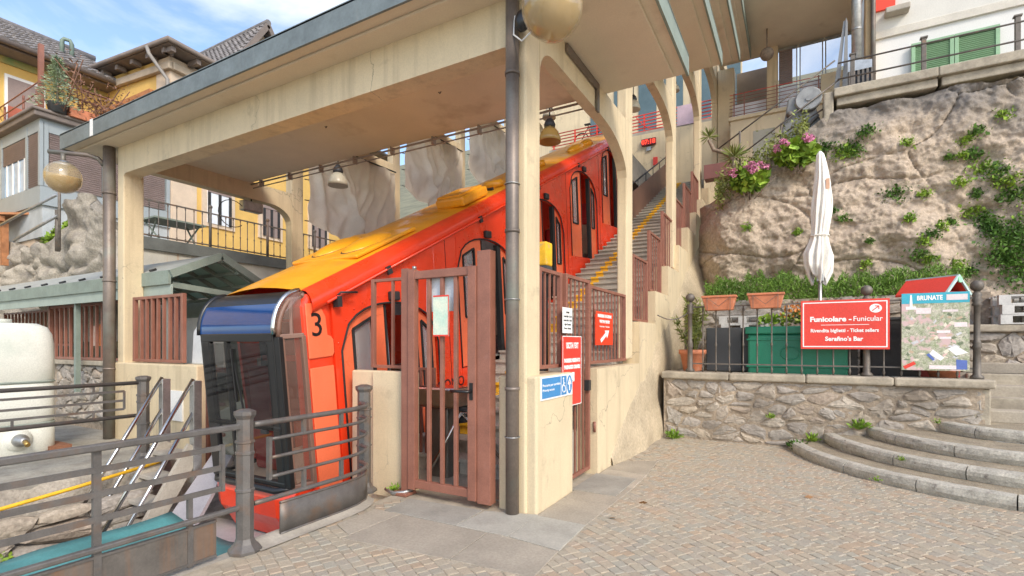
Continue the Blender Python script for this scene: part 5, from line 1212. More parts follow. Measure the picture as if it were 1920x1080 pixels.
def globe(x,y,z,r,tilt,lab,arm):
    l = thing('globe_lamp', lab, 'lamp', (x,y,z), 'amber globe lamps on the station front'); mt = Matrix.Rotation(tilt,4,'Y')
    b = MB(); b.sphere((0,0,0),r,28,16,(.95,.95,1.0),mt); b.build('globe', GLOBEGLASS, l, local=True)
    b = MB(); pr_ = [(max(1e-5,r*.955*math.sin(PI*i/20)),-r*.955*math.cos(PI*i/20)) for i in range(12)]; b.lathe(pr_,(0,0,0),28,True,mt @ Matrix.Diagonal((.95,.95,1,1))); b.build('amber_bowl', AMBER, l, local=True)
    b = MB(); b.lathe([(r*.55,r*.72),(r*.52,r*.84),(r*.3,r*.92),(.05,r*1.05)],(0,0,0),20,True,mt); b.build('cap', GALV, l, local=True)
    b = MB(); b.lathe([(r*.22,r*.65),(r*.2,-.05),(.02,-.1)],(0,0,0),14,True,mt); b.build('bulb_holder', M('bulb_white',(.75,.70,.58),.4), l, local=True)
    b = MB()
    for s_ in arm: b.tube(s_,.035,8)
    b.build('arm', PIPE, l, local=True)
globe(-10.23,3.56,4.2,.255,rad(12),'amber globe lamp on bracket arm at the left corner post',[[(0,0,.22),(0,0,.38)],[(-.14,-.14,.40),(.22,.24,.40),(.31,.34,.36),(.36,.40,.26)]])
globe(-1.72,3.72,4.26,.262,rad(-6),'large amber globe lamp on the corner beam at the top of the picture',[[(0,0,.24),(0,0,.36)],[(-.4,.35,.36),(.06,-.06,.36)]])
b = MB(); b.sphere((-2.13,3.98,4.42),.075,12,8,(1,.8,1.3)); tag(b.build('floodlight', BLACK),'small black floodlight on the corner pillar beside the globe lamp','lamp')
b = MB(); b.tube([(-2.22,4.0,4.5),(-2.22,3.98,4.32),(-2.12,3.95,4.22),(-2.02,3.95,4.28)],.008,6); tag(b.build('loose_cable', WHITE),'white loose cable looping under the floodlight','cable')
b = MB(); b.box(-2.155,-2.13,5.0,6.0,4.66,4.75); b.box(-2.156,-2.129,5.92,6.0,4.40,4.67); tag(b.build('cable_duct', PIPE),'brown cable duct bent along the side beam','duct')
FLD = thing('hanging_floodlight','grey floodlight box with looped cable hanging under the left canopy beam','lamp',(-9.6,6.35,4.2))
b = MB(); b.cbox((0,0,.10),(.16,.42,.20)); b.build('housing', GALV, FLD, local=True, bevel=.02)
b = MB(); b.tube([(0,0,.2),(0,0,.36)],.015,6); b.build('bracket', DARK, FLD, local=True)
b = MB(); b.tube([(.02,-.2+.28*math.cos(a)-.2,-.12+.26*math.sin(a)) for a in [.4+i*.28 for i in range(19)]],.008,5); b.build('cable', BLACK, FLD, local=True)
# --- railings on the rear wall left of the left pillar
barpanel('wall_railing','long oxide red bar railing on the stone wall behind the white tank','railing',(-14.3,4.75),(-9.95,4.75),1.22,2.36,17,fw=.07,bw=.045)
barpanel('wall_railing','dark red bar railing under the shed at the far left','railing',(-18.5,5.2),(-14.5,5.2),1.5,2.36,16,fw=.06,bw=.04)
SWL = thing('ledge_stone_wall','dark rubble wall with coping behind the white tank','wall',(-12.5,4.8,0))
b = MB(); b.box(-19,-10.25,4.72,5.1,-.3,1.12); b.build('mortar_core', MORTAR, SWL)
stone_face(SWL, STONE, -13.8, -10.3, 0, 1.12, 4.715, .26, .19, 44, proud=.05)
b = MB(); b.box(-19,-10.02,4.62,5.15,1.12,1.21); b.build('coping', COPING, SWL, bevel=.015)
b = MB(); b.box(-10.24,-10.0,4.6,4.9,-.3,1.12); b.build('cream_end', CREAM, SWL)
b = MB(); b.box(-14.2,-9.9,6.9,7.1,.5,2.9); tag(b.build('rear_rock_wall', MORTAR),'rough stone wall behind the oxide red railing','wall')
# intercom boxes
b = MB(); b.box(-12.6,-12.38,4.98,5.08,1.5,1.95); tag(b.build('orange_box', M('orange_plastic',(.80,.20,.02),.5)),'orange box behind the long red railing','box')
b = MB(); b.box(-12.95,-12.68,4.98,5.08,1.5,1.92); tag(b.build('striped_box', M('orange_white',(.80,.35,.2),.5,c2=(.8,.7,.6),scale=4)),'orange and white box beside the orange one behind the red railing','box')
# --- shed canopy
SHD = thing('shed_canopy','grey green open shed with shallow pitched sheet roof behind the left pillar','shed',(-13,5.3,1.2))
for s_,y1,z1,nm in ((-1,4.40,2.72,'roof_sheet'),(1,6.25,2.52,'roof_sheet')):
    for i in range(7):
        x0 = -19+i*1.47; b = MB(); b.extr([(x0,5.2,3.08),(x0+1.46,5.2,3.08),(x0+1.46,y1,z1),(x0,y1,z1)],(0,0,.02)); b.build(nm, SHEDSHEET if s_<0 else FIBRE, SHD)
b = MB(); b.box(-19,-8.72,4.36,4.40,2.50,2.72); b.build('fascia_board', SHEDGREEN, SHD)
b = MB(); b.box(-19,-8.72,4.40,4.43,2.32,2.50); b.build('lower_board', M('pale_green_board',(.34,.40,.35),.6), SHD)
for i in range(12): b = MB(); b.tube([(-18.6+.85*i,4.34,2.74),(-18.6+.85*i,4.44,2.78)],.02,5); b.build('roof_hook', DARK, SHD)
b = MB(); b.bar((-8.70,4.38,2.66),(-8.70,5.2,3.06),.07,.12); b.bar((-8.70,5.2,3.06),(-8.70,6.3,2.48),.07,.12); b.build('gable_board', SHEDGREEN, SHD)
b = MB(); b.bar((-19,5.2,3.0),(-8.72,5.2,3.0),.08,.10); b.build('ridge_beam', SHEDGREEN, SHD)
for i in range(9):
    x = -8.85-.62*i; b = MB(); b.bar((x,5.2,3.02),(x,6.25,2.47),.05,.07); b.build('rafter', SHEDGREEN, SHD)
for y,z in ((5.55,2.82),(5.9,2.63),(6.2,2.46)): b = MB(); b.bar((-14.5,y,z),(-8.75,y,z),.05,.06); b.build('purlin', SHEDGREEN, SHD)
b = MB(); b.bar((-8.8,4.45,2.5),(-8.8,6.25,2.36),.06,.09); b.build('tie_beam', SHEDGREEN, SHD)
for x,y in ((-8.85,6.2),(-12.3,6.2),(-12.3,4.5)): b = MB(); b.bar((x,y,.6),(x,y,2.5),.08,.08,(1,0,0)); b.build('post', SHEDGREEN, SHD)
for i in range(12): b = MB(); b.cbox((-9.6,6.33,1.2+.105*i),(1.6,.02,.10),rx=rad(14)); b.build('wall_slat', SHEDGREEN, SHD)
b = MB(); b.box(-13.0,-8.8,6.36,6.42,.6,2.45); b.build('rear_wall', SHEDGREEN, SHD)
b = MB(); b.box(-10.6,-9.3,5.6,5.66,1.0,2.05); tag(b.build('leaning_board', M('stained_white_panel',(.60,.60,.56),.7,streak=((.12,.12,.11),.62,.72))),'stained white panel leaning under the shed behind red bars','board')
b = MB(); b.box(-9.6,-9.4,4.7,4.9,.9,2.4); tag(b.build('grey_post', GALV),'grey steel post under the shed behind the red railing','post')
b = MB(); b.extr([(x,4.28,z) for x,z in ((-7.92,1.24),(-7.38,1.24),(-7.42,1.75),(-7.5,1.82),(-7.78,1.82),(-7.88,1.72))],(0,.06,0)); tag(b.build('backboard', M('pale_grey_board',(.55,.57,.57),.5),bevel=.02),'rounded pale grey board standing on the parapet left of the car nose','board')
# --- rock outcrop at left
def rockl(u,v):
    x = -24+u*10.6; 
    tp = 3.9+ (1.45*math.exp(-((x+16.9)/1.0)**4) + 1.0*math.exp(-((x+15.5)/.75)**2) + .5*math.exp(-((x+19)/1.3)**2)+.9*math.exp(-((x+21.8)/1.6)**2)) + .12*noise.noise(Vector((x*2,0,9)))
    z = 1.6+v*(tp-1.6); y = 6.15-.7*rock(x,z,7.7,1.5,1.2,.5,.25,.12)+.25*v
    return (x,y,z)
g = MB(); g.grid(rockl,130,60); RK = g.build('rock_outcrop', M('grey_rock',(.40,.36,.30),.95,var=.2,scale=2,bump=.9,bscale=22,stain=((.22,.2,.18),1.6,.5,.72),fine=.14)); RK['kind'] = 'structure'
g = MB(); g.grid(lambda u,v: (rockl(u,1)[0], rockl(u,1)[1]+v*1.2, rockl(u,1)[2]-.02-v*1.5), 130, 6); g.build('rock_top', RK.data.materials[0], kind='structure')
b = MB(); r_ = random.Random(3)
for c_ in ((-18.6,6.4,4.75),(-18.1,6.5,4.9),(-19.2,6.4,4.6)): blob(b,c_,.28,90,.17,.7,(1.2,.8,.7),r_)
o = b.build('rock_plants', LIME, kind='stuff'); tag(o,'lime green plants on the grey rock below the bay house','plants')
HRL = thing('rock_handrail','grey pipe handrail rising over the rock under the bay house','handrail',(-14.6,5.8,3.9))
for p,q in (((-20.9,5.6,4.95),(-16.9,5.75,5.45)),((-19.6,5.7,4.5),(-17.0,5.8,4.92))): b = MB(); b.tube([p,q],.035,8); b.build('rail', GALV, HRL)
b = MB(); b.tube([(-16.9,5.8,4.0),(-16.9,5.8,6.2)],.035,8); b.tube([(-17.15,5.85,4.0),(-17.15,5.85,5.1)],.06,8); b.build('post', IRON, HRL)
# --- retaining terrace with iron railing
TW = thing('garden_terrace','pale retaining wall with dark steel edge beam under the balcony railing','terrace',(-13,9,2))
b = MB(); b.box(-13.45,-13.05,5.8,20,1,3.72); b.build('wall', M('stained_white_render',(.58,.56,.50),.9,streak=((.45,.27,.15),.6,.75)), TW)
b = MB(); b.box(-13.45,-12.98,5.7,20,3.72,4.0); b.build('edge_beam', M('grey_steel_edge',(.15,.16,.15),.6,var=.2,scale=2), TW)
b = MB(); b.box(-20,-13.45,7.6,20,3.8,3.96); b.build('floor', CONC, TW)
BR = thing('balcony_railing','rusty iron balcony railing in front of the yellow house','railing',(-13,9,4.0))
bm_ = baluster_me(0,.86,RUSTY); bm_.name = 'baluster'
for i in range(52):
    y = 5.9+.2*i
    if i%8 == 0 and i: 
        b = MB(); b.tube([(-13.02,y,4.0),(-13.02,y,4.98)],.035,8); b.sphere((-13.02,y,5.02),.055,8,6); b.build('post', RUSTY, BR)
    else: inst('baluster', bm_, BR, (-13.02,y,4.02))
for z in (4.05,4.86): b = MB(); b.bar((-13.02,5.8,z),(-13.02,16.5,z),.04,.03); b.build('rail', RUSTY, BR)
GT2 = thing('garden_table','green folding garden table on the balcony before taupe shutters','table',(-13.6,6.9,4.0))
b = MB(); b.cbox((0,0,.55),(.8,1.2,.04)); b.build('top', SHEDGREEN, GT2, local=True)
for s_ in (-1,1): b = MB(); b.bar((-.3,.4*s_,0),(.3,.5*s_,.55),.03); b.bar((.3,.4*s_,0),(-.3,.5*s_,.55),.03); b.build('leg', SHEDGREEN, GT2, local=True)
# --- bay house (taupe louvres in pale frames)
BH = thing('bay_house','pale framed bay house with taupe louvre panels and dark overhanging eaves','house',(-17,6,4.8))
b = MB(); b.box(-21,-15.06,4.86,7.55,4.0,6.69); b.build('core', M('bay_core',(.42,.45,.46),.8), BH)
b = MB(); b.box(-21,-15.0,4.8,4.86,4.72,5.15); b.box(-15.06,-15.0,4.86,7.55,4.72,5.15); b.build('lower_band', BLUEGREY, BH)
b = MB(); b.box(-21,-15.0,4.8,4.86,6.40,6.69); b.box(-15.06,-15.0,4.86,7.55,6.40,6.69); b.build('upper_band', BLUEGREY, BH)
for x in (-15.08,-15.80,-17.36,-18.7,-20): b = MB(); b.box(x-.0,x+.09,4.79,4.87,5.15,6.62); b.build('mullion', BLUEGREY, BH)
for y in (4.86,6.0,6.15,7.45): b = MB(); b.box(-15.07,-14.99,y,y+.09,5.15,6.62); b.build('mullion', BLUEGREY, BH)
def louv(parent, p, q, z0, z1, ax):
    r = MB(); n = int((z1-z0)/.05)
    for i in range(n):
        z = z0+(z1-z0)*(i+.5)/n
        if ax == 'x': r.cbox(((p+q)/2,4.835,z),(q-p,.05,.035),rx=rad(35))
        else: r.cbox((-15.035,(p+q)/2,z),(.05,q-p,.035),ry=rad(35))
    o = r.build('louvre_panel', LOUVRE, parent); o['kind'] = 'stuff'
louv(BH,-15.7,-15.1,5.18,6.4,'x'); louv(BH,-17.25,-15.8,5.95,6.4,'x'); louv(BH,-18.6,-17.4,5.95,6.4,'x'); louv(BH,4.97,5.98,5.18,6.4,'y'); louv(BH,6.25,7.42,5.18,6.4,'y')
for x0,x1 in ((-17.25,-15.8),(-18.6,-17.4)):
    b = MB(); b.box(x0,x1,4.845,4.86,5.18,5.95); w = b.build('window', M('blue_pane',(.36,.50,.68),.1,var=.3,scale=1.2,fine=0) if x0 > -17.3 else bpy.data.materials['blue_pane'], BH)
    for i in range(4): b = MB(); xx = x0+(x1-x0)*(i+.5)/4; b.box(xx-.02,xx+.02,4.825,4.845,5.18,5.95); b.build('glazing_bar', WHITE, w)
b = MB(); b.extr([(-21.3,4.66,6.68),(-14.86,4.66,6.68),(-14.86,7.9,6.68),(-21.3,7.9,6.68)],(0,0,.14)); b.build('eaves', EAVES, BH, bevel=.02)
b = MB(); b.tube([(-21.3,4.64,6.83),(-14.84,4.64,6.83),(-14.84,7.8,6.83)],.04,6); b.build('gutter', EAVES, BH)
b = MB(); b.box(-20,-15.6,4.9,5.3,3.4,4.7); b.build('lower_wall', PEACH, BH)
b = MB(); b.extr([(-19.5,4.4,4.55),(-16.2,4.4,4.55),(-15.6,5.1,4.62),(-19.5,5.1,4.8)],(0,0,.05)); b.bar((-19,4.5,4.48),(-16.2,4.5,4.48),.1,.12); b.bar((-16.4,4.6,3.4),(-16.4,4.6,4.5),.12); b.build('timber_porch', WOODOR, BH)
# --- yellow houses
HA = thing('yellow_house','yellow house with grey tiled roof and red shuttered door at the upper left','house',(-20,4,7))
b = MB(); b.box(-24,-18,-8,7.9,4,9.1); b.build('wall', YELLOW, HA)
b = MB(); b.box(-17.985,-17.96,-8,7.5,8.84,9.02); b.build('painted_frieze', M('green_frieze',(.58,.37,.12),.9,c2=(.16,.27,.11),scale=1.4), HA)
b = MB(); b.box(-18,-17.95,5.04,5.86,6.9,8.58); b.build('door_surround', WHITE, HA)
b = MB(); b.box(-17.97,-17.94,5.1,5.8,6.9,8.5); b.build('door', LOUVRE, HA)
b = MB(); b.box(-17.95,-17.92,5.1,5.8,6.9,7.75); b.build('door_panel', M('door_orange',(.42,.11,.06),.6), HA)
b = MB(); b.box(-17.95,-17.40,-8,7.3,9.02,9.07); b.build('eaves_board', EAVES, HA); b = MB(); b.tube([(-17.3,-8,9.12),(-17.3,7.2,9.12)],.075,8); b.build('gutter', EAVES, HA)
def tiles(parent, o, ex, ey, nx, ny, m=TILE):
    o = Vector(o); ex = Vector(ex); ey = Vector(ey); nrm = ex.cross(ey).normalized()
    if nrm.z < 0: nrm = -nrm
    b = MB()
    for j in range(ny):
        for i in range(nx):
            p = o+ex*(i/nx)+ey*(j/ny); a = ex/nx*.93; c_ = ey/ny*1.12
            h0 = nrm*.06; h1 = nrm*.015; mid = nrm*.05
            b.add([p+h0,p+a*.5+h0+mid,p+a+h0,p+c_+h1,p+c_+a*.5+h1+mid,p+c_+a+h1,p,p+a*.5+mid,p+a],[(0,1,4,3),(1,2,5,4),(6,7,1,0),(7,8,2,1)])
    o_ = b.build('roof_tiles', m, parent); o_['kind'] = 'stuff'
b = MB(); b.extr([(-17.3,-8,9.1),(-17.3,7.6,9.1),(-20.6,8.0,11.0),(-20.6,-8,11.0)],(0,0,.05)); b.extr([(-20.6,-8,11.0),(-20.6,8,11.0),(-24,8,9),(-24,-8,9)],(0,0,.05)); b.build('roof', TILE, HA)
tiles(HA,(-17.3,1.5,9.15),(0,6.1,0),(-3.3,0,1.9),30,12)
b = MB(); b.tube([(-20.6,y,11.1) for y in (-2,3,8)],.12,8); b.build('ridge_tiles', TILE, HA)
CH = MB(); CH.tube([(-18.9,6.55,9.8),(-18.9,6.55,10.48),(-18.88,6.59,10.55),(-18.85,6.72,10.55),(-18.84,6.76,10.45),(-18.84,6.76,9.8)],.06,8); CH.build('flue_pipe', M('green_patina',(.16,.22,.18),.6,var=.3,scale=3), HA)
HB = thing('corner_house','yellow corner house with deep bracketed eaves and bent downpipe','house',(-17,9,4))
b = MB(); b.box(-24,-15.02,7.58,17,3.5,9.45); b.build('wall', YELLOW, HB)
b = MB(); b.box(-15.3,-15.0,7.56,8.3,4,9.44); b.box(-15.6,-15.02,7.55,7.58,7,9.44); b.build('pale_quoin', PEACH, HB)
b = MB(); b.box(-24,-14.9,7.45,7.56,9.05,9.25); b.box(-15.0,-14.85,7.56,17,9.05,9.25); b.build('cornice', M('tan_cornice',(.42,.34,.25),.8), HB, bevel=.02)
b = MB(); b.extr([(-24,7.2,9.5),(-14.5,7.2,9.5),(-14.5,17,9.5),(-24,17,9.5)],(0,0,.07)); b.build('eaves_board', EAVES, HB)
b = MB(); b.tube([(-24,7.16,9.58),(-14.46,7.16,9.58),(-14.46,17,9.58)],.07,8); b.build('gutter', EAVES, HB)
for i in range(14): b = MB(); b.box(-24+.7*i,-23.88+.7*i,7.26,7.5,9.36,9.49); b.build('bracket', EAVES, HB)
for i in range(12): b = MB(); b.box(-14.95,-14.55,7.3+.7*i,7.42+.7*i,9.36,9.49); b.build('bracket', EAVES, HB)
b = MB(); b.tube([(-15.3,7.12,9.55),(-15.25,7.15,9.35),(-14.97,7.46,8.75),(-14.97,7.46,7.0)],.05,8); b.build('downpipe', M('dull_downpipe',(.26,.24,.22),.6), HB)
b = MB(); b.extr([(-14.5,7.2,9.58),(-14.5,17,9.58),(-19,12.5,11.2)],(0,0,.04)); b.extr([(-24,7.2,9.58),(-14.5,7.2,9.58),(-19,12.5,11.2),(-24,12.5,11.2)],(0,0,.04)); b.build('roof', TILE, HB)
b = MB(); b.bar((-18.5,7.5,8.35),(-15.7,7.5,8.55),.14,.18); b.build('awning_box', WOODOR, HB)
b = MB(); b.extr([(-15.72,7.545,7.9),(-15.4,7.545,8.15),(-15.3,7.545,7.85),(-15.1,7.545,7.6),(-15.7,7.545,7.5)],(0,.02,0)); b.build('worn_patch', PEACH, HB)
for y0,y1 in ((8.6,9.35),(10.5,11.15),(12.6,13.3)):
    b = MB(); b.box(-15.02,-14.97,y0-.15,y1+.15,5.0,6.65); w = b.build('window_surround', PEACH, HB)
    b = MB(); b.box(-14.97,-14.95,y0,y1,5.1,6.5); b.build('pane', SKYG if y0 < 9 else LOUVRE, w)
    b = MB(); b.box(-14.95,-14.93,y0,y1,6.0,6.5); b.build('roller_shutter', LOUVRE, w)
    for y in (y0,(y0+y1)/2-.04,y1-.08): b = MB(); b.box(-14.95,-14.92,y,y+.08,5.1,6.0); b.build('frame', DARK, w)
b = MB(); b.box(-15.0,-14.99,7.6,8.15,4.2,6.9); b.build('peach_strip', PEACH, HB)
b = MB(); b.box(-15.02,-14.96,14.5,17,4.0,6.2); b.build('glazed_door', M('pale_blinds',(.45,.55,.55),.5), HB)
HC = thing('gable_roof_house','grey tiled gable roof house rising behind the corner house','house',(-18,10.7,9.5))
b = MB(); b.extr([(-15.6,9.45,9.5),(-15.6,11.95,9.5),(-15.6,11.95,10.1),(-15.6,10.7,11.95),(-15.6,9.45,10.1)],(-6,0,0)); b.build('wall', PEACH, HC)
b = MB(); b.extr([(-15.3,10.7,12.05),(-22,10.7,12.05),(-22,9.3,9.9),(-15.3,9.3,9.9)],(0,0,.06)); b.build('roof', TILE, HC)
b = MB(); b.extr([(-15.3,10.7,12.05),(-22,10.7,12.05),(-22,12.1,9.9),(-15.3,12.1,9.9)],(0,0,.06)); b.build('roof', TILE, HC)
tiles(HC,(-15.35,9.3,9.97),(-6.6,0,0),(0,1.4,2.15),30,13)
b = MB(); b.tube([(-15.25-i*.35,10.7,12.17) for i in range(18)],.1,8); b.build('ridge_tiles', TILE, HC)
for s_ in (-1,1): b = MB(); b.bar((-15.28,10.7,12.08),(-15.28,10.7+1.42*s_,9.88),.08,.16); b.build('barge_board', EAVES, HC)
b = MB(); b.box(-15.6,-15.57,10.3,11.1,10.7,11.4); b.build('attic_window', DARK, HC)
# --- roof terrace on the bay house: rail, spruce, dry shrub
RT = thing('roof_terrace_railing','thin rusty railing with tall post on the roof terrace of the bay house','railing',(-15.5,5.5,7.16))
for y in (-0.,):
    b = MB(); b.bar((-15.1,4.85,7.16),(-15.1,4.85,8.7),.09,.09,(1,0,0)); b.build('tall_post', BRICKRED, RT)
for x in (-19,-17.8,-16.6,-15.8): b = MB(); b.tube([(x,5.0,7.16),(x,5.0,7.95)],.025,6); b.build('post', BRICKRED, RT)
for z in (7.45,7.7,7.95): b = MB(); b.tube([(-20,5.0,z),(-15.1,4.9,z),(-15.0,5.5,z),(-14.9,7.8,z)],.016,6); b.build('rail', BRICKRED, RT)
SP = thing('spruce_tree','small blue green spruce in a pot on the roof terrace','tree',(-14.9,5.95,7.16))
b = MB(); b.tube([(0,0,.2),(0,0,1.75)],[.04,.012],6); b.build('trunk', BARK, SP, local=True)
b = MB(); r_ = random.Random(8)
for k in range(13):
    z = .3+.115*k; L = .62*(1-k/14.5)
    for j in range(9):
        a = j*2*PI/9+k*.7+r_.random()*.3
        for i in range(16):
            t = L*(i+1)/16; leaf(b,(t*math.cos(a)+r_.gauss(0,.03),t*math.sin(a)+r_.gauss(0,.03),z-.25*t+r_.gauss(0,.025)),.12,(math.cos(a),math.sin(a),r_.gauss(.1,.5)),.22,r_)
b.build('crown', SPRUCE, SP, local=True)
b = MB(); b.lathe([(.2,0),(.26,.26),(.28,.28)],(0,0,0),14); b.build('pot', GREYPL, SP, local=True)
for lab,c_,s_,m in (('dry brown creeper shrub on the roof terrace beside the spruce',(-14.9,7.1,7.16),1,DRY),('low brown and yellow shrub at the right end of roof terrace',(-14.8,8.3,7.0),.7,DRY)):
    h = thing('dry_shrub',lab,'shrub',c_); b = MB(); r_ = random.Random(int(s_*10)); tw = MB()
    for i in range(14):
        p = (r_.gauss(0,.15)*s_,r_.gauss(0,.3)*s_,0); q = (r_.gauss(0,.3)*s_,r_.gauss(0,.6)*s_,r_.uniform(.5,1.35)*s_); tw.tube([p,q],.012,4)
        for _ in range(70): t = r_.random(); leaf(b,tuple(p[k]+(q[k]-p[k])*t+r_.gauss(0,.11) for k in range(3)),r_.uniform(.05,.12),None,.35,r_)
    tw.build('twig', DRY, h, local=True); b.build('foliage', m, h, local=True)
    b = MB(); b.box(-.15,.15,-.5,.5,0,.22); b.build('trough', TERRA, h, local=True)
# the houses stand well behind the rock: real storey heights
for o, L in ((BH,(-22.1,7.8,5.775)),(HA,(-26,5.2,8.635)),(HB,(-22.27,11.44,4.735)),(HC,(-23.4,13.91,11.885)),(RT,(-20.15,7.15,8.45)),(SP,(-19.37,6.6,8.45))):
    o.location = L; o.scale = (1.3,1.3,1.3)
HB.rotation_euler = (0,0,rad(5.5)); SP.scale = (1.0,1.0,1.0)
for o in list(COL.objects):
    if o.name.startswith('dry_shrub'):
        o.location = (-19.37,7.5,8.45) if o.location.y < 7.5 else (-19.3,8.6,8.4); o.scale = (1.3,1.3,1.3)
# ================================================================= PIT AND FRONT
LWALL = thing('pit_wall','rough rock side of the track pit under the ledge','wall',(-7.6,1,-2))
b = MB(); b.grid(lambda u,v: (-7.55+.35*(1-v)+.12*noise.fractal(Vector((u*20,v*4,1)),1,2,4)-.06*(v>.97), -8+u*12.4, -3+v*2.98), 120, 30); b.build('rock_face', M('pit_rock',(.44,.39,.32),.95,var=.25,scale=2,bump=.8,bscale=22,stain=((.20,.17,.14),1.7,.5,.72),fine=.14), LWALL)
rnd = random.Random(17)
stone_face(LWALL, STONE, -2, 3.4, -1.3, -.28, -7.18, .42, .26, 61, proud=.09, face='+x')
b = MB(); r_ = random.Random(5); 
for c_ in ((-7.1,1.65,-.62),(-7.1,1.9,-.66),(-7.1,1.4,-.66)): blob(b,c_,.16,150,.05,.6,(.8,1.3,.5),r_)
o = b.build('moss_clump', LIME, kind='stuff'); tag(o,'yellow green moss clump on pit rocks at the lower left','moss')
b = MB(); b.box(-3.72,-3.58,-8,3.6,-1.8,-.005); tag(b.build('kerb_wall', CONC, bevel=.02),'worn concrete kerb wall under the front grey railing','kerb')
b = MB(); b.grid(lambda u,v: (-5.75+2.03*u, -3+v*5.9, -.32+.10*v-.12*math.sin(PI*u)+.05*noise.noise(Vector((u*4,v*9,0)))-.10*(1-u)*(1-v)), 20, 50); tag(b.build('teal_sheet', TEAL, solid=.004),'teal plastic sheeting covering the pit below front railing','sheet')
b = MB(); b.add([(-6.4,2.75,-.62),(-3.75,2.75,-.55),(-3.75,4.2,-.60),(-6.4,4.2,-.70)],[(0,1,2,3)]); tag(b.build('buffer_platform', M('grey_plate',(.42,.40,.40),.6), solid=.05),'pale grey plate under the car nose','plate')
b = MB(); b.add([(-6.5,3.8,.15),(-6.1,3.8,.15),(-5.95,3.25,-.55),(-6.5,3.25,-.55)],[(0,1,2,3)]); tag(b.build('sloping_plate', M('lilac_grey_plate',(.36,.34,.36),.7), solid=.04),'sloping grey plate beside ladder left of the car','plate')
# steps with silver handrails
LD = thing('pit_ladder','steep grey steps with four silver handrails down into the pit','steps',(-7,3.2,0))
for x in (-7.25,-6.62): b = MB(); b.bar((x,3.62,.25),(x,2.55,-1.5),.06,.20,(0,1,0)); b.build('stringer', CONC, LD)
for i in range(7): b = MB(); b.box(-7.22,-6.65,3.42-.16*i,3.68-.16*i,.12-.26*i,.17-.26*i); b.build('tread', CONC, LD, bevel=.006)
for x in (-7.35,-6.62):
    for dz in (0,-.42):
        b = MB(); b.tube([(x,3.60,1.10+dz),(x,2.45,-.85+dz)],.024,10); b.build('handrail', CHROME, LD)
    b = MB(); b.box(x-.05,x+.05,3.58,3.68,-.2,1.08); b.build('post', GALV, LD, bevel=.005)
RG = thing('red_pipe_rail','small red pipe guard rail between ladder and car nose','railing',(-6.75,3.95,-.2))
b = MB(); b.tube([(-6.9,3.95,-.25),(-6.9,3.95,1.12),(-6.82,3.95,1.2),(-6.5,3.95,1.2)],.035,8); b.build('post', BRICKRED, RG)
for z in (.35,.75): b = MB(); b.tube([(-6.9,3.95,z),(-6.55,3.95,z)],.025,8); b.build('rail', BRICKRED, RG)
b = MB(); b.box(-8.1,-7.75,4.06,4.08,.42,.86); tag(b.build('white_notice', PAPER),'blank white notice on the cream parapet behind the silver handrails','notice')
def steel_post(x,y,h,r,parent,name='post'):
    b = MB(); k = r
    b.lathe([(k*1.9,0),(k*1.9,.02),(k*1.25,.06),(k,.10),(k,h*.42),(k*1.12,h*.425),(k*1.12,h*.44),(k,h*.445),(k,h*.68),(k*1.1,h*.685),(k*1.1,h*.70),(k,h*.705),(k,h*.76),(k*1.12,h*.765),(k*1.12,h*.78),(k*.95,h*.785),(k*.95,h*.93),(k*1.25,h*.96),(k*1.25,h*.985),(k*.6,h)],(x,y,0),8,False)
    return b.build(name, STEEL, parent)
# far railing on the ledge edge
FR = thing('ledge_railing','grey steel railing along the ledge before the white tank','railing',(-7.62,2,0))
steel_post(-7.62,3.5,1.12,.075,FR)
for z,w in ((1.03,.05),(.60,.05)): b = MB(); b.tube([(-7.62,-1,z),(-7.62,3.5,z)],w*.5,8); b.build('rail', STEEL, FR)
for z in (.93,.81,.70): b = MB(); b.bar((-7.62,-1,z),(-7.62,3.28,z),.02,.028); b.build('rail', STEEL, FR)
for y,z0,z1 in ((3.28,.70,.93),(2.95,.93,1.03),(2.95,.60,.70),(2.2,.6,.70),(1.9,.93,1.03)): b = MB(); b.bar((-7.62,y,z0),(-7.62,y,z1),.022,.022,(1,0,0)); b.build('upright', STEEL, FR)
# front railing, left run
F1 = thing('street_railing','grey steel street railing with rusty lower plate at the bottom left','railing',(-3.6,1.2,0))
steel_post(-3.60,2.33,1.06,.062,F1)
X0 = -3.63
for z,w,h_ in ((.935,.045,.045),(.335,.042,.036)): b = MB(); b.bar((X0,-3,z),(X0+.03,2.3,z),w,h_); b.build('rail', STEEL, F1, bevel=.01)
for z in (.80,.655,.505): b = MB(); b.bar((X0,-3,z),(X0+.01,2.17,z),.018,.036); b.build('rail', STEEL, F1)
b = MB(); b.bar((X0+.01,2.17,.485),(X0+.01,2.17,.82),.022,.04,(1,0,0)); b.build('end_bar', STEEL, F1)
for y in (1.42,-.4): b = MB(); b.bar((X0,y,-.02),(X0,y,.92),.04,.03,(1,0,0)); b.build('upright', STEEL, F1)
b = MB(); b.bar((X0,1.95,.02),(X0,1.95,.32),.035,.03,(1,0,0)); b.bar((X0,1.95,.35),(X0,1.95,.49),.03,.03,(1,0,0)); b.build('upright', STEEL, F1)
for y0,y1 in ((1.44,2.13),(-.38,1.40),(-2.4,-.42)): b = MB(); b.box(X0-.006,X0+.006,y0,y1,.045,.275); b.build('lower_plate', RUSTY, F1); b = MB(); b.box(X0-.014,X0+.014,y0,y1,.275,.29); b.box(X0-.014,X0+.014,y0,y1,.03,.045); b.build('plate_edge', STEEL, F1)
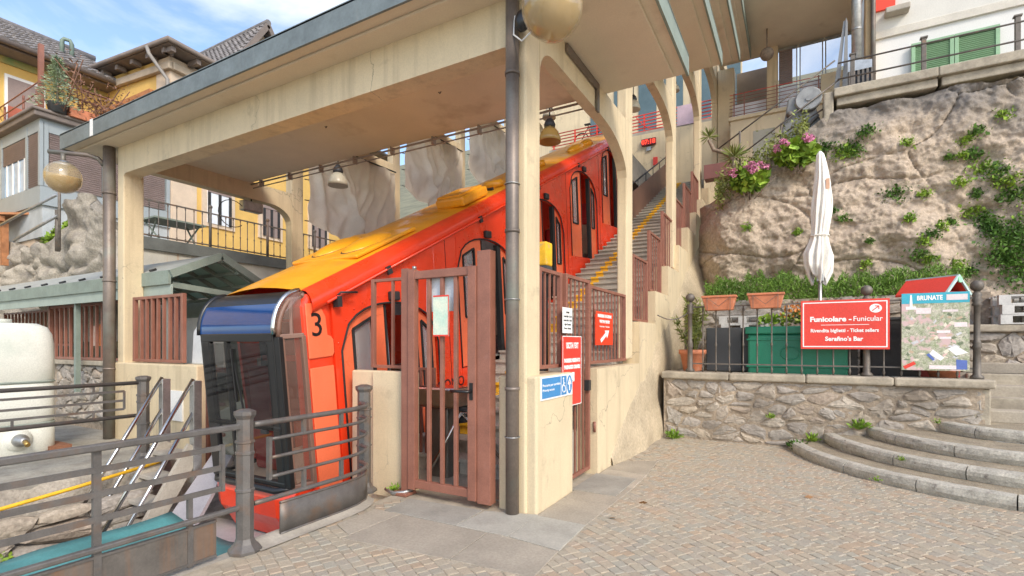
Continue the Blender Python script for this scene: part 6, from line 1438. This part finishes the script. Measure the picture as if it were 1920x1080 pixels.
# right run curving to the pier
F2 = thing('street_railing','grey steel street railing curving round to the pier beside the car nose','railing',(-3.8,3.2,0))
cv = [(-3.60,2.40),(-3.60,2.7),(-3.60,3.0),(-3.60,3.25),(-3.62,3.45),(-3.68,3.62),(-3.78,3.74),(-3.92,3.80)]
cf = []
for (a,b0),(c_,d) in zip(cv,cv[1:]):
    for i in range(4): cf.append((a+(c_-a)*i/4, b0+(d-b0)*i/4))
cf.append(cv[-1])
steel_post(-3.96,3.88,1.12,.07,F2)
for z,r in ((.935,.023),(.335,.020)): b = MB(); b.tube([(x,y,z) for x,y in cf]+[(-3.96,3.86,z)],r,8); b.build('rail', STEEL, F2)
for z in (.80,.655,.505): b = MB(); b.tube([(x,y,z) for x,y in cf[2:]]+[(-3.96,3.86,z)],.015,6); b.build('rail', STEEL, F2)
b = MB(); b.bar((-3.60,2.53,.485),(-3.60,2.53,.82),.025,.04,(1,0,0)); b.build('end_bar', STEEL, F2)
for q in (2,8): x,y = cf[q+4]; b = MB(); b.bar((x,y,.80),(x,y,.93),.03,.03,(1,0,0)); b.bar((x,y,.35),(x,y,.5),.03,.03,(1,0,0)); b.build('upright', STEEL, F2)
b = MB(); n = len(cf)-1; b.grid(lambda u,v: (cf[round(u*n)][0],cf[round(u*n)][1],.04+.24*v), n, 1); 
sub = cf[3:]; n2 = len(sub)-1
b = MB(); b.grid(lambda u,v: (sub[round(u*n2)][0],sub[round(u*n2)][1],.03+.25*v), n2, 1); b.build('lower_plate', STEEL, F2, solid=.012)
for z in (.03,.28): b = MB(); b.tube([(x,y,z) for x,y in sub],.012,6); b.build('plate_edge', STEEL, F2)
b = MB(); b.grid(lambda u,v: (cf[round(u*n)][0]-.14+.26*v,cf[round(u*n)][1]-.02*v,.006+.035*math.sin(PI*min(1,v*1.2+.1))), n, 6); tag(b.build('kerb_edge', CONC),'worn low kerb under the curved grey railing','kerb')
b = MB(); b.tube([(-3.75,3.98,.03),(-3.6,3.93,.02),(-3.5,3.98,.03),(-3.45,4.05,.05)],.02,6); tag(b.build('cable_conduit', GALV),'grey conduit on the ground at the foot of the left pier','conduit')
# --- water tank
TK = thing('water_tank','white polythene water tank with drain valve on the ledge at the left edge','tank',(-9.72,2.6,0))
def rr2(u, z, rx, ry):
    a = u*2*PI; c_, s_ = math.cos(a), math.sin(a); e = .42
    return (rx*abs(c_)**e*(1 if c_>0 else -1), ry*abs(s_)**e*(1 if s_>0 else -1), z)
prof = [(.02,.95),(.06,1.0),(.40,1.0),(.42,.965),(.46,.965),(.48,1.0),(.62,1.0),(.98,1.0),(1.0,.975),(1.04,.975),(1.06,1.0),(1.35,1.0),(1.55,.99),(1.68,.96),(1.78,.88),(1.83,.72)]
b = MB(); vs = []; K = 40
for z,s_ in prof: vs += [rr2(i/K, z, .57*s_, .57*s_) for i in range(K)]
b.add(vs,[(j*K+i,j*K+(i+1)%K,(j+1)*K+(i+1)%K,(j+1)*K+i) for j in range(len(prof)-1) for i in range(K)],True); b.add(vs[-K:],[tuple(range(K))])
b.build('body', TANKM, TK, local=True)
b = MB(); b.lathe([(.20,0),(.20,.06),(.0,.07)],(0,0,1.83),18); b.build('lid', TANKM, TK, local=True)
for z in (.44,1.02): b = MB(); b.tube([rr2(i/K,z,.562,.562) for i in range(K)],.018,6,closed=True); b.build('band', M('tank_band',(.28,.32,.28),.6) if z < 1 else bpy.data.materials['tank_band'], TK, local=True)
mt = Matrix.Rotation(PI/2,4,'Y') @ Matrix.Rotation(0,4,'X')
b = MB(); b.lathe([(.15,0),(.15,.03),(.0,.035)],(.56,.1,.25),18,True,mt); b.build('flange', TANKM, TK, local=True)
b = MB(); b.lathe([(.07,.03),(.085,.06),(.085,.13),(.05,.15),(.05,.26),(.03,.26)],(.56,.1,.25),14,True,mt); b.build('valve', GALV, TK, local=True)
b = MB(); b.tube([(.82,.1,.25),(.90,.1,.21)],.03,8); b.build('spout', M('brass',(.45,.30,.10),.4,.8), TK, local=True)
b = MB(); b.cbox((.35,.55,.05),(.5,.25,.1)); b.build('wooden_chock', M('brown_block',(.25,.11,.06),.8), TK, local=True)
b = MB(); pts = [(-7.2,-.5,-.32),(-7.2,.8,-.28),(-7.2,1.7,-.20),(-7.2,2.6,-.10),(-7.2,3.5,.02)]; b.tube(pts[2:],.022,6); tag(b.build('yellow_hose', YELSTRIPE),'yellow hose running along the pit rock','hose')
b = MB(); b.tube([(-7.16,-.5,-.36),(-7.16,1.0,-.30),(-7.16,1.7,-.21),(-7.16,1.9,-.18)],.03,6); tag(b.build('white_pipe', WHITE),'white pipe sleeve around the hose at the left edge','pipe')
b = MB(); b.cbox((-6.15,12.0,7.2),(.02,.02,.02))
# fallen leaves
for i,(x,y) in enumerate(((-1.42,4.35),(-1.15,3.05),(.1,5.9),(-1.3,4.9))):
    b = MB(); leaf(b,(x,y,.012),.09,(1,.3,.05),.6,random.Random(i)); lf=tag(b.build('fallen_leaf', M('dry_leaf',(.30,.16,.07),.8) if i==0 else bpy.data.materials['dry_leaf']),['dry brown fallen leaf on a flagstone beside the side gate','dry brown fallen leaf on cobbles in the foreground','dry brown fallen leaf on cobbles before the low wall','dry brown fallen leaf on cobbles near the flagstones'][i],'leaf','fallen leaves on the cobbles')
